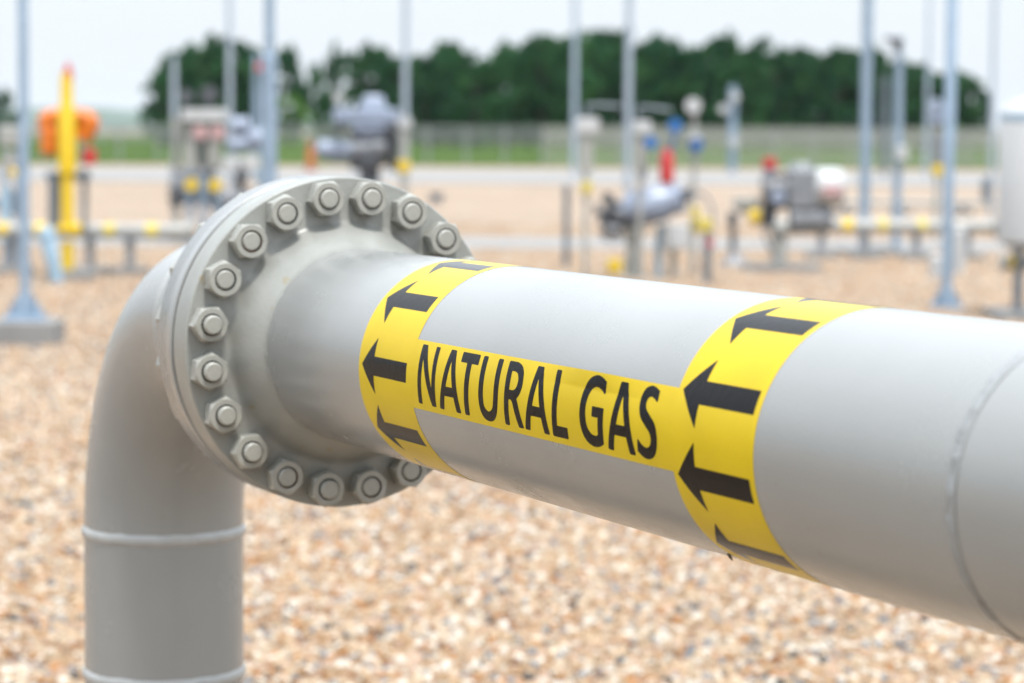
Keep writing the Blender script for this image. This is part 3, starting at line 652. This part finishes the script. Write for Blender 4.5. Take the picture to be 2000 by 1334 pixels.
b = MB(); e.box(b, 436, 306, 486, 338, 0.35); e.done(b, 'terminal_box', 'white')
b = MB(); e.cyl(b, 445, 285, 515, 278, 30); e.cyl(b, 452, 246, 486, 246, 34, d=0.1); b.ball(e.p(500, 272), 0.17); e.done(b, 'actuator', 'blue_grey')
b = MB(); e.post(b, 462, 350, 14, 0.15); e.post(b, 340, 230, 16, 0.2); e.done(b, 'rear_post', 'grey_paint')

e = Eq('valve_manifold', 470, 486, 'low valve manifold with a white wheel beside the metering stand', 'valve')
b = MB(); e.cyl(b, 432, 392, 508, 388, 34); 
for x in (436, 462, 486, 504): e.cyl(b, x - 2, 390, x + 2, 390, 52)
e.done(b, 'manifold', 'mid_grey')
b = MB(); e.post(b, 450, 400, 20); e.post(b, 494, 398, 20); e.done(b, 'leg', 'galv')
b = MB(); e.cyl(b, 472, 388, 472, 318, 14); e.cyl(b, 472, 352, 472, 336, 30); e.done(b, 'stem', 'dark_grey')
b = MB(); e.facing(b, 496, 318, 34, 0.04, -0.3); e.done(b, 'wheel', 'white')
b = MB(); e.cyl(b, 508, 388, 514, 344, 12, d=-0.2); e.box(b, 500, 326, 524, 346, 0.2, -0.2); e.done(b, 'transmitter', 'pale_blue')
e = Eq('instrument_rack', 22, 520, 'cluttered grey instrument rack at the left edge, behind the slim pole', 'instrument stand')
b = MB(); e.box(b, 2, 246, 40, 286, 0.3); e.box(b, 8, 296, 34, 322, 0.25); e.done(b, 'cabinet', 'grey_paint')
b = MB(); e.post(b, 8, 250, 11); e.post(b, 34, 250, 11); e.done(b, 'frame', 'galv')
b = MB(); e.cyl(b, 14, 470, 14, 360, 22, d=-0.1); e.done(b, 'sleeve', 'pale_blue')
b = MB(); e.facing(b, 32, 336, 16, 0.05, -0.2); e.done(b, 'tag', 'yellow_paint')
b = MB(); e.cyl(b, -14, 398, 44, 392, 26, d=0.1); e.cyl(b, 28, 420, 28, 372, 34, d=0.1); e.done(b, 'valve_body', 'mid_grey')
# blue-grey valve actuator behind the flange
e = Eq('actuated_valve', 716, 455, 'blue-grey actuator with a domed cap, seen above the top of the bolted flange', 'valve')
b = MB(); b.lathe(e.p(729, 216), (0, 0, 1), [(0, .25), (.06, .25), (.09, .21), (.20, .20), (.25, .16), (.27, .06)], 28); e.done(b, 'cap', 'blue_grey')
b = MB(); e.box(b, 652, 212, 780, 240, 0.55); e.box(b, 690, 240, 758, 256, 0.5); b.lathe(e.p(724, 280), (0, 0, 1), [(0, .10), (.10, .22), (.24, .32)], 24); e.done(b, 'actuator_housing', 'blue_grey')
for x in (668, 764): b = MB(); e.cyl(b, x, 262, x, 238, 16, d=-0.3); e.done(b, 'housing_bolt', 'dark_grey')
b = MB(); e.box(b, 684, 254, 706, 332, 0.3, 0.1); e.box(b, 744, 250, 772, 306, 0.3, 0.1); b.lathe(e.p(722, 350), (0, 0, 1), [(0, .18), (.2, .18), (.26, .30), (.36, .30), (.42, .18), (.62, .14)], 24); e.post(b, 722, 350, 38); e.done(b, 'bonnet', 'dark_grey')
b = MB(); e.cyl(b, 622, 292, 690, 292, 36); b.ball(e.p(636, 292), 0.175); e.done(b, 'spring_cylinder', 'blue_grey')
b = MB(); e.cyl(b, 690, 292, 756, 288, 34, d=-0.1); b.ball(e.p(738, 288, -0.12), 0.15); e.done(b, 'piston_cylinder', 'mid_grey')
b = MB(); e.cyl(b, 766, 240, 768, 334, 26, 20); e.done(b, 'hand_lever', 'dark_grey')
b = MB(); e.cyl(b, 640, 312, 700, 318, 8); e.cyl(b, 700, 318, 712, 345, 8); e.done(b, 'tubing', 'galv')
b = MB(); e.facing(b, 662, 190, 20, 0.06); e.cyl(b, 664, 200, 668, 216, 7); e.done(b, 'gauge', 'white')
e2 = Eq('instrument_pipe', 790, 458, 'white instrument pipe with a yellow cap beside the blue-grey actuator', 'pipe')
b = MB(); e2.post(b, 790, 238, 17); e2.done(b, 'pipe', 'grey_paint')
b = MB(); e2.cyl(b, 788, 336, 788, 314, 26); e2.done(b, 'band', 'yellow_paint')
b = MB(); e2.cyl(b, 790, 250, 790, 230, 28); e2.done(b, 'cap', 'white')

e = Eq('road_marker', 607, 336, 'orange tapered marker standing on the far edge of the gravel', 'marker')
b = MB(); b.lathe(e.g, (0, 0, 1), [(0, .30), (.04, .30), (.05, .22), (1.0, .15), (1.28, .11), (1.32, .05)], 24); e.done(b, 'body', 'dull_orange')
b = MB(); b.lathe(e.g + Vector((0, 0, .6)), (0, 0, 1), [(0, .19), (.16, .178)], 24); e.done(b, 'sleeve_band', 'orange')

# box-headed sensor posts with vent arms
for bx, by, x, xh0, xh1, yt, yb, arm, lab in ((1146, 558, 1146, 1126, 1170, 230, 262, ((1148, 230), (1146, 210), (1160, 206), (1214, 208)), 'white box-headed post with a bent vent arm, behind the pipe'),
                                             (1252, 548, 1252, 1238, 1272, 236, 262, ((1250, 236), (1246, 214), (1262, 210), (1312, 216)), 'box-headed post with a blue gauge, behind the big grey valve')):
    e = Eq('sensor_post', bx, by, lab, 'sensor', 'box-headed sensor posts')
    b = MB(); e.box(b, xh0, yt, xh1, yb, 0.22); e.done(b, 'head', 'white')
    b = MB(); e.box(b, x - 13, yb + 6, x + 11, 336, 0.14); e.done(b, 'body', 'grey_paint')
    b = MB(); e.post(b, x - 2, 336, 11); e.done(b, 'post', 'grey_paint')
    b = MB(); b.tube([Vector(q) for q in open_curve([tuple(e.p(*q)) for q in arm], 5)], 0.022, 10); e.done(b, 'vent_arm', 'galv_dark')
    if x < 1200: b = MB(); e.cyl(b, 1146, 378, 1146, 354, 22); e.done(b, 'band', 'pale_yellow')
    else: b = MB(); e.facing(b, 1269, 279, 25, 0.06, -0.15); e.done(b, 'gauge', 'blue')
# thin post
e = Eq('bollard', 1106, 524, 'thin dark grey post standing alone left of the box-headed post', 'post')
b = MB(); e.post(b, 1107, 366, 13); e.done(b, 'post', 'galv_dark'); b = MB(); e.cyl(b, 1107, 372, 1107, 362, 17); e.done(b, 'cap', 'mid_grey')
e = Eq('ground_cap', 852, 396, 'small dark capped stub on the gravel, just right of the flange top', 'pipe stub')
b = MB(); b.lathe(e.g, (0, 0, 1), [(0, .22), (.03, .22), (.05, .14), (.16, .14)], 20); e.done(b, 'stub', 'galv_dark'); b = MB(); b.lathe(e.g + Vector((0, 0, .16)), (0, 0, 1), [(0, .19), (.06, .19), (.09, .10)], 20); e.done(b, 'cap', 'dark_grey')
# the big grey valve
e = Eq('gas_valve', 1238, 546, 'big grey valve with a sloping cylinder and a red bottle on top', 'valve')
b = MB(); b.lathe(e.p(1210, 414), e.p(1344, 384) - e.p(1210, 414), [(0, .10), (.12, .17), (.16, .21), (.28, .23), (.52, .22), (.66, .17), (.72, .19), (.80, .12)], 28); e.done(b, 'cylinder', 'blue_grey')
b = MB(); e.cyl(b, 1200, 450, 1204, 392, 46, 40, 0.02); e.cyl(b, 1172, 424, 1200, 424, 34); e.cyl(b, 1192, 420, 1250, 430, 46); e.done(b, 'valve_body', 'dark_grey')
b = MB(); e.cyl(b, 1330, 372, 1342, 392, 34, 30, -0.08); e.done(b, 'end_housing', 'dark_grey')
b = MB(); b.lathe(e.g, (0, 0, 1), [(0, .22), (.03, .22), (.04, .115), (.55, .105), (.58, .16), (.62, .16)], 24); e.done(b, 'pedestal', 'grey_paint')
b = MB(); e.cyl(b, 1200, 530, 1200, 506, 30, d=-0.1); e.done(b, 'drain_cap', 'yellow_paint')
b = MB(); b.lathe(e.p(1302, 358), (0, 0, 1), [(0, .06), (.02, .085), (.32, .085), (.38, .05), (.42, .035)], 22); e.done(b, 'bottle', 'red')
b = MB(); e.facing(b, 1318, 246, 27, 0.07, -0.05); e.cyl(b, 1318, 262, 1312, 290, 7); e.cyl(b, 1312, 292, 1310, 372, 6); e.done(b, 'blue_gauge', 'blue')
b = MB(); e.box(b, 1292, 436, 1346, 484, 0.25); e.cyl(b, 1318, 484, 1318, 436, 40, d=-0.1); e.done(b, 'junction_box', 'white')
b = MB(); e.post(b, 1288, 440, 16, 0.05); e.done(b, 'strut', 'pale_blue'); b = MB(); e.post(b, 1316, 486, 14, 0.1); e.done(b, 'leg', 'grey_paint')
b = MB(); b.tube([Vector(q) for q in open_curve([tuple(e.p(*q)) for q in ((1340, 386), (1366, 376), (1388, 398), (1392, 440), (1376, 470))], 6)], 0.02, 10); e.done(b, 'hose', 'mid_grey')
b = MB(); e.cyl(b, 1168, 436, 1200, 396, 10, d=-0.15); e.facing(b, 1186, 386, 24, 0.06, -0.15); e.cyl(b, 1160, 410, 1172, 408, 24); e.cyl(b, 1176, 446, 1212, 452, 26, d=-0.1); e.done(b, 'fittings', 'dark_grey')
b = MB(); b.tube([Vector(q) for q in open_curve([tuple(e.p(*q)) for q in ((1226, 448), (1206, 470), (1180, 466), (1172, 448))], 6)], 0.014, 8); e.done(b, 'tubing', 'galv')
b = MB(); e.cyl(b, 1254, 352, 1254, 316, 16); e.cyl(b, 1254, 336, 1254, 326, 26); e.done(b, 'positioner', 'blue_grey')
b = MB(); e.cyl(b, 1346, 444, 1376, 446, 16, d=0.1); e.box(b, 1350, 404, 1366, 430, 0.12, 0.05); e.done(b, 'side_pipe', 'pale_yellow')
# gauge post
e = Eq('gauge_post', 1356, 540, 'tall pipe with a round pale dial on top and a blue gauge below it', 'gauge')
b = MB(); e.post(b, 1357, 222, 11); e.done(b, 'pipe', 'grey_paint'); b = MB(); e.facing(b, 1353, 207, 31, 0.08, -0.03); e.done(b, 'dial', 'white')
b = MB(); e.facing(b, 1358, 282, 27, 0.07, -0.06); e.done(b, 'gauge', 'blue'); b = MB(); e.cyl(b, 1357, 300, 1357, 262, 22); e.done(b, 'manifold', 'blue_grey')
b = MB(); e.facing(b, 1354, 268, 14, 0.05, -0.12); e.done(b, 'small_dial', 'white')
# vent stub, black stand
e = Eq('vent_stub', 1382, 556, 'dark upright vent stub with yellow and red bands, right of the big grey valve', 'pipe')
b = MB(); e.post(b, 1382, 452, 17); e.done(b, 'pipe', 'galv_dark'); b = MB(); e.cyl(b, 1376, 452, 1376, 426, 30); e.done(b, 'cap', 'pale_yellow'); b = MB(); e.cyl(b, 1384, 482, 1384, 468, 19); e.done(b, 'band', 'red')
e = Eq('pipe_stand', 1434, 520, 'black pipe stand with a spread foot between the two valves', 'stand')
b = MB(); e.post(b, 1432, 420, 13); e.cyl(b, 1431, 440, 1431, 414, 20); e.done(b, 'post', 'dark_grey')
b = MB(); b.lathe(e.g, (0, 0, 1), [(0, .22), (.03, .21), (.16, .06), (.2, .05)], 18); e.done(b, 'foot', 'mid_grey')
# electric actuator
e = Eq('electric_actuator', 1535, 532, 'electric actuator with a white motor end and a red cap', 'actuator')
b = MB(); e.box(b, 1536, 330, 1592, 408, 0.4); e.cyl(b, 1564, 334, 1564, 318, 52, 40); e.done(b, 'gearbox', 'mid_grey')
b = MB(); b.lathe(e.p(1590, 366), (1, 0, 0), [(0, .22), (.06, .25), (.30, .25), (.37, .20), (.39, .08)], 28); e.done(b, 'motor', 'white')
b = MB(); e.box(b, 1602, 362, 1640, 382, 0.02, -0.26); e.done(b, 'rating_label', 'pale_red')
b = MB(); e.cyl(b, 1490, 378, 1540, 374, 74, 64); e.box(b, 1498, 338, 1540, 368, 0.24); e.done(b, 'terminal_cover', 'dark_grey')
b = MB(); e.facing(b, 1516, 384, 28, 0.05, -0.2); e.done(b, 'window', 'blue_grey')
b = MB(); e.cyl(b, 1503, 330, 1503, 308, 27); e.done(b, 'cap', 'red'); b = MB(); e.cyl(b, 1503, 350, 1503, 328, 20); e.done(b, 'neck', 'blue_grey')
b = MB(); b.lathe(e.p(1540, 428), (1, 0, 0), [(0, .16), (.02, .2), (.52, .17), (.56, .12)], 24); e.done(b, 'valve_body', 'mid_grey')
b = MB(); e.cyl(b, 1500, 442, 1504, 400, 26, 32); e.done(b, 'gland', 'dark_grey')
b = MB(); b.lathe(e.p(1462, 424), (1, 0, 0), [(0, .05), (.02, .10), (.14, .10), (.16, .07)], 22); e.done(b, 'yellow_collar', 'yellow_paint')
b = MB(); e.post(b, 1522, 440, 32); e.cyl(b, 1522, 452, 1522, 440, 52); e.done(b, 'pedestal', 'grey_paint')
b = MB(); b.box((e.g.x - 0.05, e.Y, 0.05), (0.95, 0.6, 0.12)); e.done(b, 'pad', 'concrete')
b = MB(); e.box(b, 1436, 386, 1486, 408, 0.3, 0.25); e.cyl(b, 1444, 408, 1490, 416, 16, d=0.2); e.done(b, 'inlet_pipe', 'grey_paint')
b = MB(); b.tube([Vector(q) for q in open_curve([tuple(e.p(*q, -0.2)) for q in ((1500, 402), (1486, 430), (1494, 470), (1512, 500))], 6)], 0.016, 8); e.done(b, 'cable', 'dark_grey')
# distant pole with round lamps
e = Eq('lamp_post', 1430, 338, 'distant lamp post carrying three round white lamps', 'lamp post')
b = MB(); e.post(b, 1432, 168, 16); e.done(b, 'post', 'galv')
for x, y in ((1412, 213), (1434, 190), (1433, 278)): b = MB(); e.facing(b, x, y, 18, 0.3, -0.2); e.cyl(b, x, y, 1432, y, 6, d=-0.1); e.done(b, 'lamp', 'white')
e = Eq('sensor_post', 1829, 470, 'slender sensor post with a pale gauge head and yellow collar, near the right edge', 'sensor', 'box-headed sensor posts')
b = MB(); e.post(b, 1832, 240, 11); e.done(b, 'post', 'grey_paint'); b = MB(); e.facing(b, 1828, 207, 27, 0.12, -0.02); e.box(b, 1818, 216, 1846, 242, 0.2); e.done(b, 'head', 'blue_grey')
b = MB(); e.cyl(b, 1832, 342, 1832, 322, 24); e.done(b, 'band', 'yellow_paint'); b = MB(); e.cyl(b, 1832, 320, 1832, 262, 20); e.done(b, 'body', 'mid_grey')
for x, y0, y1, lab in ((1827, 500, 545, 'short white bollard directly left of the flared-foot pole'), (1874, 448, 535, 'white bollard directly right of the flared-foot pole')):
    e = Eq('bollard', x, y1, lab, 'bollard', 'white bollards'); b = MB(); e.post(b, x, y0 + 4, 24); e.done(b, 'post', 'white'); b = MB(); b.ball(e.p(x, y0 + 4), 12 * e.k, 0.5); e.done(b, 'cap', 'white')
# tank
e = Eq('storage_tank', 2040, 625, 'upright white cylindrical tank with a pale blue band, at the right edge', 'tank')
tr = e.p(2135, 300).x - e.p(2040, 300).x; z0, z1, zb = e.p(2040, 478).z, e.p(2040, 222).z, e.p(2040, 236).z
g = e.g
b = MB(); b.lathe(g, (0, 0, 1), [(z0 - .06, tr * .4), (z0 - .03, tr * .8), (z0 + .03, tr), (z1, tr), (z1 + .02, tr * .97), (z1 + .08, tr * .86), (z1 + .13, tr * .65), (z1 + .16, tr * .35), (z1 + .17, .05)], 48); e.done(b, 'shell', 'white')
b = MB(); b.lathe(g, (0, 0, 1), [(zb, tr + .004), (z1, tr + .004)], 48, False); e.done(b, 'band', 'pale_blue')
for a in (0.6, 2.2, 3.8, 5.4):
    q = g + Vector((math.cos(a) * tr * .8, math.sin(a) * tr * .8, 0)); b = MB(); b.cyl(q, q + Vector((0, 0, z0 + .03)), 0.035); b.box(q + Vector((0, 0, .012)), (.16, .16, .024)); e.done(b, 'leg', 'galv_dark')
b = MB(); q = e.p(1950, 512, -0.1); b.cyl(q, e.p(2040, 512, -0.1), 0.065, bev=0.01); b.cyl(q, q + Vector((0.03, 0, 0)), 0.09); b.cyl(e.p(2040, 512, -0.1), g + Vector((0, -.1, z0)), 0.065); e.done(b, 'outlet_pipe', 'grey_paint')
b = MB(); b.cyl(e.p(1966, 512, -0.1), e.p(1984, 512, -0.1), 0.069); e.done(b, 'band', 'yellow_paint')
b = MB(); b.box((g.x, g.y, .04), (tr * 2.2, tr * 2.2, .10)); e.done(b, 'pad', 'concrete')

# ------------------------------------------------------------------ fence, made of posts and panels
FY, FH, SPAN = 142.0, 1.98, 2.05
fence = empty('mesh_fence', (-64.0, FY, 0), 'long wire mesh perimeter fence at the far edge of the gravel', 'fence')
def wires(n, w, nt, wt_, rails):
    """n upright wires of half-width w; above 1.2 m another nt crossed wires of half-width wt_"""
    b = MB()
    def bar(x0, z0, x1, z1, h, y):
        b.add([(x0 - h, y, z0), (x0 + h, y, z0), (x1 + h, y, z1), (x1 - h, y, z1), (x0 - h, y + .008, z0), (x0 + h, y + .008, z0), (x1 + h, y + .008, z1), (x1 - h, y + .008, z1)],
              [[0, 1, 2, 3], [7, 6, 5, 4], [0, 3, 7, 4], [1, 5, 6, 2]])
    for k in range(n): x = (k + 0.5) * SPAN / n; bar(x, .06, x, FH - .04, w, 0)
    for k in range(nt):
        x = (k + 0.5) * SPAN / nt; bar(x - .07, 1.18, x + .07, FH + .12, wt_, .02); bar(x + .07, 1.18, x - .07, FH + .12, wt_, .04)
    for z in rails:
        b.add([(0, -.012, z - .014), (SPAN, -.012, z - .014), (SPAN, -.012, z + .014), (0, -.012, z + .014), (0, -.003, z - .014), (SPAN, -.003, z - .014), (SPAN, -.003, z + .014), (0, -.003, z + .014)],
              [[0, 1, 2, 3], [7, 6, 5, 4], [3, 2, 6, 7], [0, 4, 5, 1]])
    return b
M['fence'] = mat('fence_wire', (0.26, 0.28, 0.265), 0.5, 0.1, vary=0.1, vscale=2)
M['fence_dense'] = mat('fence_bars', (0.36, 0.365, 0.32), 0.5, 0.1, vary=0.1, vscale=2)
def mesh_only(b, name, m): 
    o = b.build(name, m, None, 38, False); return o
pa = mesh_only(wires(34, .0035, 26, .0075, (1.2, 1.9)), 'panel', M['fence']); pb = mesh_only(wires(30, .013, 26, .012, (.1, 1.2, 1.9)), 'panel', M['fence_dense'])
po = MB().cyl((0, 0, -.3), (0, 0, FH + .06), .075, n=12).build('post', M['fence'], None)
ua = ub = up_ = False
for k in range(63):
    x = k * SPAN - 64.0
    src = pb if x > 1.0 else pa
    if src is pa and not ua: c_ = pa; ua = True
    elif src is pb and not ub: c_ = pb; ub = True
    else: c_ = src.copy(); C.objects.link(c_)
    c_.parent = fence; c_.location = (k * SPAN, 0, 0)
    q = po if not up_ else po.copy()
    if up_: C.objects.link(q)
    up_ = True; q.parent = fence; q.location = (k * SPAN, .06, 0)

# ------------------------------------------------------------------ trees beyond the fence
def crown_mesh(seed, leaf=0.55, clumps=84, per=46, low=0.06):
    r = np.random.default_rng(seed); b = MB()
    lob = r.uniform(0.62, 1.15, 9)
    for k in range(clumps):
        z = low + (1 - low) * (r.random() ** 0.8)
        env = (0.55 + 0.45 * math.sin(min(1, z / 0.45) * PI / 2)) * (1.0 if z < 0.55 else math.sqrt(max(0.0, 1 - ((z - 0.55) / 0.47) ** 2)))
        a = r.random() * 2 * PI; env *= lob[int(a / (2 * PI) * 9)]
        rr = env * math.sqrt(r.uniform(0.25, 1.0)); c = Vector((math.cos(a) * rr * 0.5, math.sin(a) * rr * 0.5, z))
        cs = r.uniform(0.045, 0.13)
        for q in range(per):
            d = Vector(r.normal(size=3)).normalized() * cs * (r.random() ** 0.4); d.z *= 0.65
            p_ = c + Vector((d.x, d.y, d.z)); s_ = leaf / 12 * r.uniform(0.5, 1.2)
            n1 = Vector(r.normal(size=3)).normalized(); e1 = n1.orthogonal().normalized() * s_; e2 = n1.cross(e1.normalized()) * s_ * 0.7
            b.add([p_ - e1, p_ - e2, p_ + e1, p_ + e2], [[0, 1, 2, 3]])
    return b
def trunk_mesh(seed):
    r = np.random.default_rng(seed); b = MB()
    b.tube([(0, 0, -0.02), (0.004, 0, .2), (-0.006, .004, .45), (0.004, 0, .78)], [.022, .017, .012, .004], 10)
    for k in range(6):
        z = .2 + .09 * k; a = r.random() * 2 * PI; l = .28 * (1 - .1 * k)
        b.tube([(0, 0, z), (math.cos(a) * l * .5, math.sin(a) * l * .5, z + .07), (math.cos(a) * l, math.sin(a) * l, z + .17)], [.009, .006, .002], 6)
    return b
def flat_build(b, name, m):
    me = bpy.data.meshes.new(name); me.from_pydata([tuple(v) for v in b.v], [], b.f); me.materials.append(m)
    o = bpy.data.objects.new(name, me); C.objects.link(o); return o
protos = []
for sd_ in range(5):
    pr_ = bpy.data.objects.new('deciduous_tree', None); C.objects.link(pr_)
    cr_ = flat_build(crown_mesh(40 + sd_, clumps=92), 'crown', M['leaf']); cr_.parent = pr_
    tk = flat_build(trunk_mesh(60 + sd_), 'trunk', M['bark']); tk.parent = pr_
    protos.append([pr_, False])
def tree(px, top, wid, D_, idx, label, group='trees of the treeline beyond the fence'):
    top_p = at(px, top, D_); h = top_p.z * 1.03; w = wid * 1.12 * D_ / FPX
    pr_, used = protos[idx % 5]
    o = pr_ if not used else copy_tree(pr_); protos[idx % 5][1] = True
    o.location = (top_p.x, D_, 0); o.scale = (w, w, h); o.rotation_euler = (0, 0, (idx * 2.4) % 6.28)
    return tag(o, label, 'tree', group)
TL = 'dark green leafy tree standing in the dense treeline beyond the fence'
front = [(315, 148, 74), (350, 112, 90), (400, 80, 125), (448, 84, 115), (492, 106, 80), (560, 104, 62), (616, 134, 40), (655, 95, 46), (728, 96, 104), (776, 124, 84),
         (828, 118, 105), (874, 94, 90), (930, 114, 115), (1000, 94, 105), (1060, 84, 125), (1122, 84, 115), (1182, 74, 125), (1242, 72, 125), (1302, 82, 125), (1358, 106, 105),
         (1412, 84, 120), (1462, 108, 95), (1516, 88, 120), (1578, 104, 110), (1640, 108, 115), (1702, 108, 115), (1762, 130, 120), (1822, 134, 110), (1878, 148, 95), (1914, 182, 52)]
for i, (x, y, w) in enumerate(front): tree(x, y, w, 285 + 10 * ((i * 7) % 3), i, TL)
for i, (x, y, w) in enumerate([(335, 160, 90), (375, 125, 130), (425, 125, 120), (470, 140, 110), (770, 150, 110), (850, 140, 130), (905, 140, 130), (965, 125, 130), (1030, 115, 130), (1090, 110, 130), (1150, 105, 130), (1212, 100, 130),
                               (1272, 105, 130), (1330, 120, 130), (1385, 118, 130), (1440, 125, 130), (1490, 120, 130), (1545, 122, 130), (1610, 128, 130), (1670, 130, 130), (1732, 140, 130), (1792, 152, 130), (1850, 160, 110)]):
    tree(x, y, w, 318, i + 3, TL)
tree(4, 178, 56, 290, 2, 'dark tree on its own at the left edge, beyond the slim pole', 'trees of the treeline beyond the fence')
def bush(px, top, wid, D_, label, m):
    g0 = at(px, top, D_); b = crown_mesh(90 + int(px), 0.5, 26, 40, 0.02)
    o = flat_build(b, 'bush', M[m]); o.location = (g0.x, D_, 0); o.scale = (wid * D_ / FPX, wid * D_ / FPX, g0.z); return tag(o, label, 'bush')
bush(578, 188, 88, 276, 'bright green bush below the gap in the treeline', 'leaf_bright')
bush(632, 200, 60, 280, 'darker bush under the narrow pointed tree of the treeline', 'leaf')

# ------------------------------------------------------------------ thin summer haze round the whole place
hz = MB(); hz.rings([[Vector((x, y, z)) for x, y in ((-2800, -80), (2800, -80), (2800, 7200), (-2800, 7200))] for z in (-1.0, 64.0)])
hm = bpy.data.materials.new('haze_air'); hm.use_nodes = True; nt = hm.node_tree; nt.nodes.clear()
ho = nt.nodes.new('ShaderNodeOutputMaterial'); hv = nt.nodes.new('ShaderNodeVolumePrincipled')
hv.inputs['Color'].default_value = (0.86, 0.94, 1.0, 1); hv.inputs['Density'].default_value = 0.00004; hv.inputs['Anisotropy'].default_value = 0.2
nt.links.new(hv.outputs[0], ho.inputs['Volume'])
tag(hz.build('haze', hm, smooth=False), kind='stuff')
